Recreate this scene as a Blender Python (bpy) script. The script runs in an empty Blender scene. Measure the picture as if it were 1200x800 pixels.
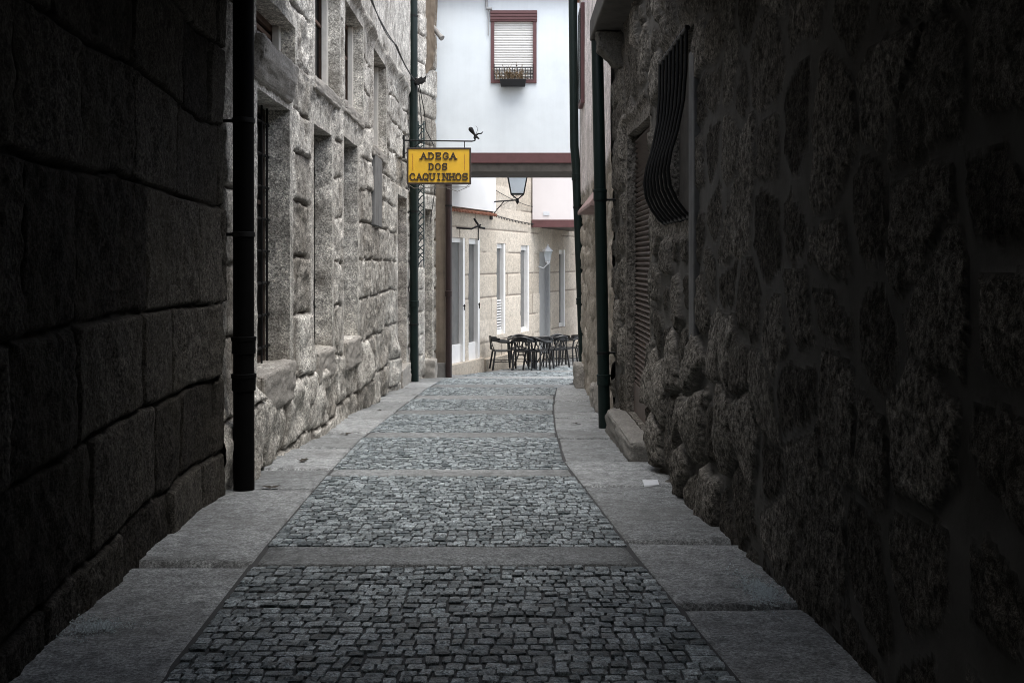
import bpy, math, random
import numpy as np
random.seed(7)
SC = bpy.context.scene
COL = SC.collection
R = math.radians
EYE = 1.2
SL = 0.0558                      # the lane falls gently away from the camera

def g(y):                        # street level
    return -SL * y

# ------------------------------------------------------------------ objects
def tag(o, label=None, cat=None, group=None, kind=None):
    if label: o['label'] = label
    if cat: o['category'] = cat
    if group: o['group'] = group
    if kind: o['kind'] = kind
    return o

def empty(name, loc, label=None, cat=None, group=None):
    o = bpy.data.objects.new(name, None)
    o.empty_display_size = 0.2
    COL.objects.link(o)
    o.location = loc
    o.rotation_euler = (0, 0, 0)
    return tag(o, label, cat, group)

def root_loc(p):
    v = np.zeros(3)
    while p is not None:
        v += np.array(p.location)
        p = p.parent
    return v

def link_mesh(name, V, F, mat, parent=None, attrs=None, smooth=False, local=False):
    """V world coordinates (or local ones), F list/array of faces"""
    V = np.asarray(V, float)
    if parent is not None and not local:
        V = V - root_loc(parent)
    me = bpy.data.meshes.new(name)
    if isinstance(F, np.ndarray):
        n = len(F)
        me.vertices.add(len(V)); me.vertices.foreach_set('co', V.astype(np.float32).ravel())
        me.loops.add(n * 4); me.loops.foreach_set('vertex_index', F.astype(np.int32).ravel())
        me.polygons.add(n)
        me.polygons.foreach_set('loop_start', np.arange(0, n * 4, 4, dtype=np.int32))
        me.update(calc_edges=True); me.validate()
    else:
        me.from_pydata([tuple(v) for v in V], [], F)
    if attrs:
        for k, a in attrs.items():
            at = me.attributes.new(k, 'FLOAT', 'POINT')
            at.data.foreach_set('value', np.asarray(a, np.float32))
    if smooth:
        me.polygons.foreach_set('use_smooth', np.ones(len(me.polygons), bool))
    me.materials.append(mat)
    o = bpy.data.objects.new(name, me)
    COL.objects.link(o)
    if parent is not None: o.parent = parent
    return o

ROUGH = ('sill', 'ledge', 'step', 'boulder', 'corbel')
class MB:
    def __init__(s): s.v = []; s.f = []
    def add(s, vs, fs):
        b = len(s.v); s.v += [tuple(p) for p in vs]; s.f += [tuple(i + b for i in f) for f in fs]
    def box(s, x0, x1, y0, y1, z0, z1, jit=0):
        vs = [(x, y, z) for z in (z0, z1) for y in (y0, y1) for x in (x0, x1)]
        if jit: vs = [tuple(c + random.uniform(-jit, jit) for c in p) for p in vs]
        s.add(vs, [(0, 2, 3, 1), (4, 5, 7, 6), (0, 1, 5, 4), (2, 6, 7, 3), (0, 4, 6, 2), (1, 3, 7, 5)])
    def obox(s, p, u, n, lu, ln, z0, z1):
        """box from p along horizontal unit u (length lu) and n (length ln)"""
        p = np.array([p[0], p[1], 0.]); u = np.array([u[0], u[1], 0.]); n = np.array([n[0], n[1], 0.])
        c = [p, p + u * lu, p + n * ln, p + u * lu + n * ln]
        vs = [tuple(q + (0, 0, z)) for z in (z0, z1) for q in c]
        s.add(vs, [(0, 2, 3, 1), (4, 5, 7, 6), (0, 1, 5, 4), (2, 6, 7, 3), (0, 4, 6, 2), (1, 3, 7, 5)])
    def tube(s, pts, r, n=10, caps=True, flat=1.0):
        pts = [np.array(p, float) for p in pts]
        m = len(pts); rr = r if isinstance(r, (list, tuple)) else [r] * m
        ref = None; rings = []
        for i in range(m):
            t = pts[min(i + 1, m - 1)] - pts[max(i - 1, 0)]
            t /= (np.linalg.norm(t) + 1e-9)
            if ref is None:
                a = np.array([0, 0, 1.]) if abs(t[2]) < .9 else np.array([1., 0, 0])
            else: a = ref
            u = a - t * np.dot(a, t); u /= np.linalg.norm(u) + 1e-9
            w = np.cross(t, u); ref = u
            rings.append([pts[i] + rr[i] * (math.cos(k * 2 * math.pi / n) * u + flat * math.sin(k * 2 * math.pi / n) * w) for k in range(n)])
        vs = [p for rg in rings for p in rg]
        fs = [(i * n + k, i * n + (k + 1) % n, (i + 1) * n + (k + 1) % n, (i + 1) * n + k) for i in range(m - 1) for k in range(n)]
        if caps: fs += [tuple(range(n))[::-1], tuple((m - 1) * n + k for k in range(n))]
        s.add(vs, fs)
    def lathe(s, c, prof, n=16):
        vs = []
        for r, z in prof:
            for k in range(n):
                a = 2 * math.pi * k / n; vs.append((c[0] + r * math.cos(a), c[1] + r * math.sin(a), c[2] + z))
        m = len(prof)
        fs = [(i * n + k, i * n + (k + 1) % n, (i + 1) * n + (k + 1) % n, (i + 1) * n + k) for i in range(m - 1) for k in range(n)]
        fs += [tuple(range(n))[::-1], tuple((m - 1) * n + k for k in range(n))]
        s.add(vs, fs)
    def build(s, name, mat, parent=None, smooth=False, bevel=0, local=False):
        o = link_mesh(name, s.v, s.f, mat, parent, smooth=smooth, local=local)
        if bevel:
            md = o.modifiers.new('bevel', 'BEVEL'); md.width = bevel; md.segments = 2; md.limit_method = 'ANGLE'
        if name in ROUGH and parent is not None:
            sb = o.modifiers.new('grid', 'SUBSURF'); sb.subdivision_type = 'SIMPLE'; sb.levels = 4; sb.render_levels = 4
            if 'stone' not in bpy.data.textures:
                tx = bpy.data.textures.new('stone', 'CLOUDS'); tx.noise_scale = .10; tx.noise_depth = 5
            dm = o.modifiers.new('chip', 'DISPLACE'); dm.texture = bpy.data.textures['stone']; dm.texture_coords = 'GLOBAL'; dm.strength = .06; dm.mid_level = .5
            for p_ in o.data.polygons: p_.use_smooth = True
        if smooth:
            try: o.data.set_sharp_from_angle(angle=R(40))
            except Exception: pass
        return o

# ------------------------------------------------------------------ noise
def _hash(i, j, seed):
    h = (i.astype(np.int64) * 374761393 + j.astype(np.int64) * 668265263 + seed * 1442695041) & 0x7fffffff
    h = ((h ^ (h >> 13)) * 1274126177) & 0x7fffffff
    h = ((h ^ (h >> 16)) * 974634777) & 0x7fffffff
    return ((h ^ (h >> 15)) & 0xffffff) / float(0xffffff)

def vnoise(x, y, seed=0):
    xi = np.floor(x); yi = np.floor(y); fx = x - xi; fy = y - yi
    fx = fx * fx * fx * (fx * (fx * 6 - 15) + 10); fy = fy * fy * fy * (fy * (fy * 6 - 15) + 10)
    a = _hash(xi, yi, seed); b = _hash(xi + 1, yi, seed); c = _hash(xi, yi + 1, seed); d = _hash(xi + 1, yi + 1, seed)
    return (a * (1 - fx) + b * fx) * (1 - fy) + (c * (1 - fx) + d * fx) * fy

def fbm(x, y, octv=4, seed=0, gain=.5):
    s = 0; a = 1; t = 0
    for k in range(octv):
        s = s + a * (vnoise(x * 2 ** k + 17.3 * k, y * 2 ** k - 9.1 * k, seed + k) - .5); t += a; a *= gain
    return s / t * 2

def sst(a, b, x):
    t = np.clip((x - a) / (b - a), 0, 1); return t * t * (3 - 2 * t)

# ------------------------------------------------------------------ wall relief
def ashlar(ch, bw, joint=.03, depth=.045, rough=.012, warp=.03, seed=1, tilt=.02, bulge=0., wfreq=.8, sharp=1.0):
    rnd = random.Random(seed)
    zb = [-3.0]
    while zb[-1] < 12: zb.append(zb[-1] + rnd.uniform(*ch))
    zb = np.array(zb)
    ub = []
    for k in range(len(zb)):
        a = [-12 + rnd.uniform(0, bw[1])]
        while a[-1] < 34: a.append(a[-1] + rnd.uniform(*bw))
        ub.append(np.array(a))
    def f(U, Z):
        Zw = Z + warp * fbm(U * wfreq, Z * .5, 3, seed + 5) * 2 + .4 * warp * fbm(U * 4, Z * 4, 2, seed + 6)
        Uw = U + warp * fbm(U * 1.3 + 5, Z * 2.1, 3, seed + 9)
        k = np.clip(np.searchsorted(zb, Zw) - 1, 0, len(zb) - 2)
        e_z = np.minimum(Zw - zb[k], zb[k + 1] - Zw)
        e_u = np.zeros_like(U); idx = np.zeros_like(k); cu = np.zeros_like(U)
        for kk in np.unique(k):
            m = k == kk
            b = np.clip(np.searchsorted(ub[kk], Uw[m]) - 1, 0, len(ub[kk]) - 2)
            e_u[m] = np.minimum(Uw[m] - ub[kk][b], ub[kk][b + 1] - Uw[m]); idx[m] = b
            cu[m] = (Uw[m] - .5 * (ub[kk][b] + ub[kk][b + 1]))
        sid = _hash(idx, k, seed + 31); s2 = _hash(idx, k, seed + 47); s3 = _hash(idx, k, seed + 53)
        rad = joint * 2.2
        dx = np.maximum(rad - e_u, 0); dz = np.maximum(rad - e_z, 0)
        e = rad - np.sqrt(dx * dx + dz * dz)
        jw = joint * (.7 + .7 * vnoise(U * 2.2, Z * 2.2, seed + 71))
        prof = sst(0, 1, np.clip((e - jw * .25) / (jw * sharp), 0, 1))
        cz = Zw - .5 * (zb[k] + zb[k + 1])
        h = depth * (prof - 1) + (sid - .5) * depth * .8 + tilt * ((s2 - .5) * cu + (s3 - .5) * cz) * prof
        h = h + bulge * prof * np.clip(np.minimum(e_u, e_z) / .18, 0, 1) ** .6
        h = h + rough * (fbm(U * 6, Z * 6, 5, seed + 3, .68) * (.5 + .8 * s2)) * (.3 + .7 * prof)
        mort = 1 - sst(.15, .7, prof)
        return h, mort, sid, np.zeros_like(h)
    return f

def rubble(cu, cz, thr=(.05, .22), depth=.05, rough=.03, seed=1, low=None, flat=None, ragged=0.):
    def f(U, Z):
        x = U / cu + .35 * fbm(U * 1.5, Z * 1.5, 2, seed + 2); y = Z / cz + .35 * fbm(U * 1.5 + 8, Z * 1.5, 2, seed + 3)
        xi = np.floor(x); yi = np.floor(y)
        f1 = np.full_like(x, 9.); f2 = np.full_like(x, 9.); sid = np.zeros_like(x)
        for a in (-1, 0, 1):
            for b in (-1, 0, 1):
                px = xi + a; py = yi + b
                qx = px + .15 + .7 * _hash(px, py, seed); qy = py + .15 + .7 * _hash(px, py, seed + 1)
                d = np.sqrt((x - qx) ** 2 + (y - qy) ** 2)
                n = d < f1
                f2 = np.where(n, f1, np.minimum(f2, d)); sid = np.where(n, _hash(px, py, seed + 7), sid); f1 = np.where(n, d, f1)
        e = f2 - f1 + .10 * fbm(U * 5, Z * 5, 3, seed + 11) + .22 * (sid - .5)
        e = e + .20 * fbm(U * .8, Z * .8, 2, seed + 21) + .16 * fbm(U * 14, Z * 14, 5, seed + 23, .7) * ragged
        st = sst(thr[0], thr[1], e)
        dome = np.sqrt(np.clip(1 - (f1 / .75) ** 2, 0, 1))
        pit = fbm(U * 13, Z * 13, 5, seed + 13, .7)
        sc_ = 1. if flat is None else flat(U)
        h = depth * sc_ * st * (.35 + .65 * dome) * (.4 + .9 * sid) + rough * pit * st * (.35 + .65 * sc_) + .010 * fbm(U * 3, Z * 3, 3, seed + 15) * (1 - st)
        if low is not None:
            h = h + low(U, Z, st, dome, sid)
        return h, 1 - st, sid, np.zeros_like(h)
    return f

def make_wall(name, path, side, z0, z1, du, dz, style, mat, parent, openings=(), frame_h=.0, frame_w=.2, post=None, zlow=None):
    path = np.array(path, float)
    seg = np.linalg.norm(np.diff(path, axis=0), axis=1); s = np.concatenate([[0], np.cumsum(seg)])
    def P(u):
        return np.stack([np.interp(u, s, path[:, 0]), np.interp(u, s, path[:, 1])], -1)
    def s_of_y(y): return float(np.interp(y, path[:, 1], s))
    us = [0.0]
    while us[-1] < s[-1]:
        us.append(us[-1] + du(us[-1]))
    us[-1] = s[-1]
    zs = list(np.arange(z0, z1 + dz * .5, dz))
    ops = []
    for o in openings:
        a, b = (o['u'] if 'u' in o else (s_of_y(o['y'][0]), s_of_y(o['y'][1])))
        ops.append((a, b, o['z'][0], o['z'][1], o.get('depth', .2), o.get('fw', frame_w), o.get('fh', frame_h)))
    def insert(arr, vals):
        arr = np.array(arr)
        for v in vals:
            i = int(np.argmin(abs(arr - v))); arr[i] = v
        return np.unique(np.round(arr, 5))
    us = insert(us, [v for o in ops for v in o[:2]]); zs = insert(zs, [v for o in ops for v in o[2:4]])
    U, Z = np.meshgrid(us, zs, indexing='ij')
    h, mort, sid, plas = style(U, Z)
    if post is not None: h, mort, sid, plas = post(U, Z, h, mort, sid, plas)
    jam = np.zeros_like(h)
    for a, b, c, d, dep, fw, fh in ops:
        q = np.sqrt(np.maximum(np.maximum(a - U, U - b), 0) ** 2 + np.maximum(np.maximum(c - Z, Z - d), 0) ** 2)
        q = q + .03 * fbm(U * 5, Z * 3, 2, 77)
        w = sst(fw + .05, fw - .03, q) if fw > 0 else 0 * h
        h = h * (1 - w) + w * (fh + .006 * fbm(U * 9, Z * 9, 3, 5))
        mort = mort * (1 - w); sid = sid * (1 - w) + w * (.6 + .3 * vnoise(U * 0 + a * 7, Z * 1.4, 9)); plas = plas * (1 - w)
    p = P(U)
    t = (P(np.clip(U + .12, 0, s[-1])) - P(np.clip(U - .12, 0, s[-1])))
    t /= np.linalg.norm(t, axis=-1, keepdims=True)
    n = np.stack([t[..., 1], -t[..., 0]], -1) * side       # side +1: to the right of the path
    du_ = np.zeros_like(U); dz_ = np.zeros_like(U)
    for a, b, c, d, dep, fw, fh in ops:
        if fw <= 0: continue
        q = np.sqrt(np.maximum(np.maximum(a - U, U - b), 0) ** 2 + np.maximum(np.maximum(c - Z, Z - d), 0) ** 2)
        k_ = sst(.12, .0, q); du_ += k_ * .022 * fbm(U * 1.5 + a, Z * 2.2, 4, 88, .6); dz_ += k_ * .018 * fbm(U * 2.2, Z * 1.5 + c, 4, 89, .6)
    V = np.concatenate([p + t * du_[..., None] + n * h[..., None], (Z + dz_)[..., None]], -1)
    nu, nz = U.shape
    ids = np.arange(nu * nz).reshape(nu, nz)
    keep = np.ones((nu - 1, nz - 1), bool)
    um = .5 * (us[1:] + us[:-1]); zm = .5 * (zs[1:] + zs[:-1])
    for a, b, c, d, *_ in ops:
        keep[np.ix_((um > a) & (um < b), (zm > c) & (zm < d))] = False
    Q = np.stack([ids[:-1, :-1], ids[1:, :-1], ids[1:, 1:], ids[:-1, 1:]], -1)[keep]
    V = V.reshape(-1, 3); A = [mort.ravel(), sid.ravel(), plas.ravel()]
    allV = [V]; allQ = [Q]; base = len(V)
    nn = n.reshape(-1, 2)
    for a, b, c, d, dep, fw, fh in ops:
        i0 = int(np.argmin(abs(us - a))); i1 = int(np.argmin(abs(us - b))); j0 = int(np.argmin(abs(zs - c))); j1 = int(np.argmin(abs(zs - d)))
        for edge in (ids[i0, j0:j1 + 1], ids[i1, j0:j1 + 1], ids[i0:i1 + 1, j0], ids[i0:i1 + 1, j1]):
            K = 4; m = len(edge); rows = []
            for k in range(K + 1):
                r = V[edge].copy(); off = -(dep + fh) * k / K
                wob = .006 * fbm(edge * .13, np.full(m, k * .7), 2, 3) * (k > 0)
                r[:, :2] += nn[edge] * off; r[:, :2] += wob[:, None]
                rows.append(r)
            allV.append(np.concatenate(rows))
            x = base + np.arange((K + 1) * m).reshape(K + 1, m)
            allQ.append(np.stack([x[:-1, :-1], x[1:, :-1], x[1:, 1:], x[:-1, 1:]], -1).reshape(-1, 4))
            base += (K + 1) * m
            for q in range(3): A[q] = np.concatenate([A[q], np.tile(A[q][edge], K + 1)])
    o = link_mesh(name, np.concatenate(allV), np.concatenate(allQ), mat, parent, {'mort': A[0], 'sid': A[1], 'plas': A[2]}, smooth=True)
    def frame_at(u):
        q = P(np.array(u)); tt = P(np.array(min(u + .1, s[-1]))) - P(np.array(max(u - .1, 0))); tt /= np.linalg.norm(tt)
        return q, tt, np.array([tt[1], -tt[0]]) * side
    return o, s_of_y, frame_at

# ------------------------------------------------------------------ materials
def new_mat(name):
    m = bpy.data.materials.new(name); m.use_nodes = True
    nt = m.node_tree; nt.nodes.clear()
    out = nt.nodes.new('ShaderNodeOutputMaterial'); b = nt.nodes.new('ShaderNodeBsdfPrincipled')
    nt.links.new(b.outputs[0], out.inputs[0])
    return m, nt, b

def N(nt, t, **k):
    n = nt.nodes.new(t)
    for a, v in k.items(): setattr(n, a, v)
    return n

def noise(nt, scale, detail=4, rough=.6, vec=None, out=0):
    n = N(nt, 'ShaderNodeTexNoise'); n.inputs['Scale'].default_value = scale; n.inputs['Detail'].default_value = detail; n.inputs['Roughness'].default_value = rough
    if vec is not None: nt.links.new(vec, n.inputs['Vector'])
    return n.outputs[out]

def ramp(nt, sock, stops):
    r = N(nt, 'ShaderNodeValToRGB'); e = r.color_ramp.elements
    while len(e) < len(stops): e.new(.5)
    for i, (p, c) in enumerate(stops):
        e[i].position = p; e[i].color = (*c, 1) if len(c) == 3 else c
    nt.links.new(sock, r.inputs[0]); return r.outputs[0]

def gray(a): return (a, a, a)

def mix(nt, fac, a, b, mode='MIX'):
    m = N(nt, 'ShaderNodeMix', data_type='RGBA', blend_type=mode)
    for s, v in ((m.inputs[0], fac), (m.inputs[6], a), (m.inputs[7], b)):
        if isinstance(v, (int, float)): s.default_value = v
        elif isinstance(v, tuple): s.default_value = (*v, 1)
        else: nt.links.new(v, s)
    return m.outputs[2]

def attr(nt, name):
    return N(nt, 'ShaderNodeAttribute', attribute_name=name).outputs['Fac']

def bump(nt, b, socks, dist=.004, strength=.6):
    prev = None
    for sck, st, ds in socks:
        bp = N(nt, 'ShaderNodeBump'); bp.inputs['Strength'].default_value = st; bp.inputs['Distance'].default_value = ds
        nt.links.new(sck, bp.inputs['Height'])
        if prev: nt.links.new(prev, bp.inputs['Normal'])
        prev = bp.outputs[0]
    nt.links.new(prev, b.inputs['Normal'])

def stone_mat(name, c1, c2, cm, cp=(.55, .52, .48), speck=.5, blotch=.5, rough=.85, bmp=1.0, stain=(.05, .045, .035), stain_amt=.4, spscale=55, spec=.25):
    m, nt, b = new_mat(name)
    tc = N(nt, 'ShaderNodeTexCoord').outputs['Object']
    col = mix(nt, attr(nt, 'sid'), c1, c2)
    n1 = noise(nt, spscale, 3, .7, tc); n2 = noise(nt, 190, 2, .6, tc); n3 = noise(nt, 1.7, 5, .62, tc); n4 = noise(nt, 9, 5, .65, tc)
    mc = mix(nt, .35, cm, ramp(nt, n4, [(.3, gray(.5)), (.7, gray(1.3))]), 'MULTIPLY')
    pc = mix(nt, .6, cp, ramp(nt, n4, [(.3, gray(.6)), (.7, gray(1.15))]), 'MULTIPLY')
    col = mix(nt, attr(nt, 'plas'), col, pc)
    col = mix(nt, speck, col, ramp(nt, n1, [(.36, gray(.15)), (.5, gray(.95)), (.64, gray(1.8))]), 'MULTIPLY')
    col = mix(nt, speck * .7, col, ramp(nt, n2, [(.38, gray(.2)), (.58, gray(1.3))]), 'MULTIPLY')
    col = mix(nt, blotch, col, ramp(nt, n4, [(.32, gray(.4)), (.52, gray(1.05)), (.72, gray(1.4))]), 'MULTIPLY')
    n5 = noise(nt, 21, 5, .75, tc)
    col = mix(nt, speck * .9, col, ramp(nt, n5, [(.36, gray(.35)), (.5, gray(1.)), (.64, gray(1.45))]), 'MULTIPLY')
    col = mix(nt, attr(nt, 'mort'), col, mc)
    st = ramp(nt, n3, [(.45, gray(0)), (.68, gray(1))])
    f = N(nt, 'ShaderNodeMath', operation='MULTIPLY'); nt.links.new(st, f.inputs[0]); f.inputs[1].default_value = stain_amt
    col = mix(nt, f.outputs[0], col, stain)
    nt.links.new(col, b.inputs['Base Color']); b.inputs['Roughness'].default_value = rough
    b.inputs['Specular IOR Level'].default_value = spec
    inv = N(nt, 'ShaderNodeMath', operation='MULTIPLY_ADD'); nt.links.new(attr(nt, 'mort'), inv.inputs[0]); inv.inputs[1].default_value = -.85; inv.inputs[2].default_value = 1.
    def damp(x):
        q = N(nt, 'ShaderNodeMath', operation='MULTIPLY'); nt.links.new(x, q.inputs[0]); nt.links.new(inv.outputs[0], q.inputs[1]); return q.outputs[0]
    bump(nt, b, [(damp(n4), .5 * bmp, .02), (damp(n1), .7 * bmp, .008), (damp(n2), .4 * bmp, .003)])
    return m

def plain_mat(name, c, rough=.6, metal=0., var=.25, scale=6, bm=.2, bscale=40, spec=.5, var2=0.):
    m, nt, b = new_mat(name)
    tc = N(nt, 'ShaderNodeTexCoord').outputs['Object']
    n = noise(nt, scale, 5, .65, tc)
    col = mix(nt, var, c, ramp(nt, n, [(.3, gray(.35)), (.52, gray(1.)), (.72, gray(1.35))]), 'MULTIPLY')
    if var2:
        st = N(nt, 'ShaderNodeMapping'); st.inputs['Scale'].default_value = (9, 9, .5); nt.links.new(tc, st.inputs[0])
        col = mix(nt, var2, col, ramp(nt, noise(nt, 1.2, 4, .6, st.outputs[0]), [(.35, gray(.55)), (.6, gray(1.05))]), 'MULTIPLY')
    nt.links.new(col, b.inputs['Base Color'])
    b.inputs['Roughness'].default_value = rough; b.inputs['Metallic'].default_value = metal; b.inputs['Specular IOR Level'].default_value = spec
    if bm: bump(nt, b, [(noise(nt, bscale, 3, .6, tc), bm, .004)])
    return m

M = {}
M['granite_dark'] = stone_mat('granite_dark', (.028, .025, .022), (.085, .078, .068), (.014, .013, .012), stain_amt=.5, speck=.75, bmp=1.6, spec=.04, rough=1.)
M['granite_wall'] = stone_mat('granite_wall', (.36, .335, .295), (.70, .67, .61), (.12, .105, .09), (.66, .63, .58), stain_amt=.65, stain=(.11, .095, .075), speck=.68, blotch=.8, bmp=1.6)
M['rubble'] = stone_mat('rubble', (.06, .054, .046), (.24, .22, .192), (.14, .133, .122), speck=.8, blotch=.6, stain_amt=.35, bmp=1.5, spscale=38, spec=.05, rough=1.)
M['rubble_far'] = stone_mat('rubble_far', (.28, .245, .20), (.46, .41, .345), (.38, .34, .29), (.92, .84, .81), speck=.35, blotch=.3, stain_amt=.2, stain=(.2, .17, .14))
M['beige_stone'] = stone_mat('beige_stone', (.54, .475, .39), (.68, .61, .515), (.24, .20, .165), speck=.25, blotch=.3, stain_amt=.12, stain=(.3, .25, .2))
M['slab'] = stone_mat('slab', (.20, .208, .208), (.35, .36, .36), (.06, .06, .06), speck=.65, blotch=.6, rough=.62, stain_amt=.5, stain=(.13, .13, .125), bmp=1.0, spscale=75)
M['band'] = stone_mat('band', (.18, .188, .188), (.30, .312, .312), (.06, .06, .06), speck=.7, blotch=.6, rough=.6, stain_amt=.5, stain=(.12, .12, .115), bmp=1.2, spscale=75)
M['sett'] = stone_mat('sett', (.098, .122, .130), (.43, .478, .497), (.03, .03, .03), speck=.75, blotch=.6, rough=.30, stain_amt=.25, stain=(.12, .125, .12), bmp=1.6, spscale=90)
M['bed'] = plain_mat('joint_sand', (.05, .05, .05), .9, bm=.6)
M['white'] = plain_mat('white_render', (.75, .80, .825), .85, var=.12, scale=1.3, bm=.12, bscale=60, spec=.2, var2=.05)
M['warmwhite'] = plain_mat('warm_white_render', (.76, .71, .70), .85, var=.05, scale=2, bm=.1, bscale=60, spec=.2)
M['brightwhite'] = plain_mat('bright_lime_render', (.88, .87, .86), .85, var=.05, scale=2, bm=.1, bscale=60, spec=.2)
M['maroon'] = plain_mat('maroon_paint', (.115, .046, .046), .55, var=.3, bm=.1)
M['maroon_dark'] = plain_mat('dark_maroon_paint', (.022, .010, .009), .45, var=.3, bm=.05)
M['concrete'] = plain_mat('concrete', (.26, .25, .235), .85, var=.4, bm=.3, spec=.2)
M['dark_beam'] = plain_mat('weathered_dark_beam', (.085, .078, .07), .85, var=.5, bm=.3, spec=.2)
M['cement'] = plain_mat('cement_render', (.19, .188, .183), .85, var=.4, bm=.4, spec=.2, var2=.4)
M['brown_plaster'] = plain_mat('brown_plaster', (.22, .18, .14), .9, var=.5, scale=3, bm=.3, spec=.2, var2=.5)
M['green_pipe'] = plain_mat('green_pipe_paint', (.004, .013, .011), .45, var=.35, bm=.05, spec=.3)
M['black_pipe'] = plain_mat('black_pipe_paint', (.003, .003, .003), .7, var=.3, bm=.05, spec=.06)
M['teal'] = plain_mat('teal_paint', (.02, .045, .047), .55, var=.6, scale=30, bm=.1)
M['iron'] = plain_mat('black_iron', (.008, .008, .008), .55, metal=.0, spec=.25, var=.4, scale=25, bm=.15)
M['black_plastic'] = plain_mat('black_lacquer', (.006, .006, .007), .4, var=.2, bm=0)
M['glass'] = plain_mat('dark_glass', (.008, .009, .009), .15, var=.3, scale=1.5, bm=.02, bscale=3)
M['clear_glass'] = plain_mat('shop_glass', (.16, .16, .155), .08, var=.6, scale=1.3, bm=.02, bscale=3)
M['brown_wood'] = plain_mat('brown_wood', (.13, .075, .052), .7, var=.5, scale=12, bm=.3, var2=.5)
M['dark_wood'] = plain_mat('dark_wood', (.045, .03, .022), .6, var=.4, scale=12, bm=.3)
M['pale_wood'] = plain_mat('pale_wood', (.62, .59, .54), .6, var=.25, bm=.1)
M['white_paint'] = plain_mat('white_paint', (.85, .84, .82), .4, var=.06, bm=.03)
M['grey_paint'] = plain_mat('grey_paint', (.33, .335, .335), .45, var=.15, bm=.03)
M['shutter'] = plain_mat('shutter_slats', (.78, .77, .74), .5, var=.08, bm=.03)
M['rust_shutter'] = plain_mat('brown_shutter_paint', (.12, .092, .078), .6, var=.5, scale=9, bm=.2)
M['yellow'] = plain_mat('yellow_sign_paint', (.82, .48, .026), .45, var=.12, scale=5, bm=.02)
M['letter'] = plain_mat('sign_letter_paint', (.035, .02, .012), .5, var=.1, bm=0)
M['sign_red'] = plain_mat('sign_ornament_paint', (.45, .16, .03), .5, var=.1, bm=0)
def milk_glass():
    m, nt, b = new_mat('milk_glass'); b.inputs['Base Color'].default_value = (.88, .92, .95, 1); b.inputs['Roughness'].default_value = .3
    t = N(nt, 'ShaderNodeBsdfTranslucent'); t.inputs[0].default_value = (.9, .94, .97, 1); mx = N(nt, 'ShaderNodeMixShader'); mx.inputs[0].default_value = .85
    out = [n for n in nt.nodes if n.type == 'OUTPUT_MATERIAL'][0]
    nt.links.new(b.outputs[0], mx.inputs[1]); nt.links.new(t.outputs[0], mx.inputs[2]); nt.links.new(mx.outputs[0], out.inputs[0]); return m
M['lamp_glass'] = milk_glass()
M['dry_plant'] = plain_mat('dry_plant', (.16, .11, .06), .8, var=.6, scale=30, bm=0)
M['leaf'] = plain_mat('dry_leaf', (.030, .022, .014), .8, var=.5, scale=40, bm=0)
M['cable'] = plain_mat('black_cable', (.014, .013, .013), .6, var=.2, bm=0)
M['pale_cable'] = plain_mat('pale_cable', (.45, .41, .37), .6, var=.2, bm=0)
M['tile'] = plain_mat('roof_tile', (.30, .12, .07), .8, var=.6, scale=4, bm=.3)
M['grit'] = plain_mat('pale_grit', (.58, .64, .66), .3, var=.7, scale=60, bm=.3, bscale=120)
M['pink'] = plain_mat('faded_pink_render', (.36, .25, .23), .85, var=.5, bm=.2)
M['plastic_white'] = plain_mat('white_plastic', (.7, .72, .75), .4, var=.1, bm=0)
M['ground'] = plain_mat('packed_earth', (.045, .042, .037), .95, var=.5, scale=2, bm=.5)

# ------------------------------------------------------------------ ground, road and pavement
S_ = 120
tag(link_mesh('ground', [(-S_, -S_, g(-S_) - .06), (S_, -S_, g(-S_) - .06), (S_, S_, g(S_) - .06), (-S_, S_, g(S_) - .06)], [(0, 1, 2, 3)], M['ground']), kind='structure')

LY = [-6, 0, 3.39, 5.5, 7.8, 10.3, 13.1, 18, 20.5, 22.5, 26, 33]
LX = [-1.0, -1.06, -1.16, -1.31, -1.43, -1.53, -1.53, -1.50, -1.42, -1.05, .15, 2.6]
RY = [-6, 0, 3.39, 5.24, 7.58, 8.73, 11.5, 14.4, 18, 20.5, 23, 26, 33]
RX = [.82, .80, .76, .63, .505, .44, .48, .576, .78, 1.35, 2.6, 4.2, 6.5]
xl = lambda y: float(np.interp(y, LY, LX)); xr = lambda y: float(np.interp(y, RY, RX))
BANDS = [(-2.9, -2.5), (-.25, .15), (2.35, 2.75), (5.02, 5.43), (7.90, 8.24), (10.50, 10.95), (13.1, 13.66), (15.6, 16.3), (18.3, 19.1), (21.1, 21.9), (23.7, 24.5), (26.6, 27.)]

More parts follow.
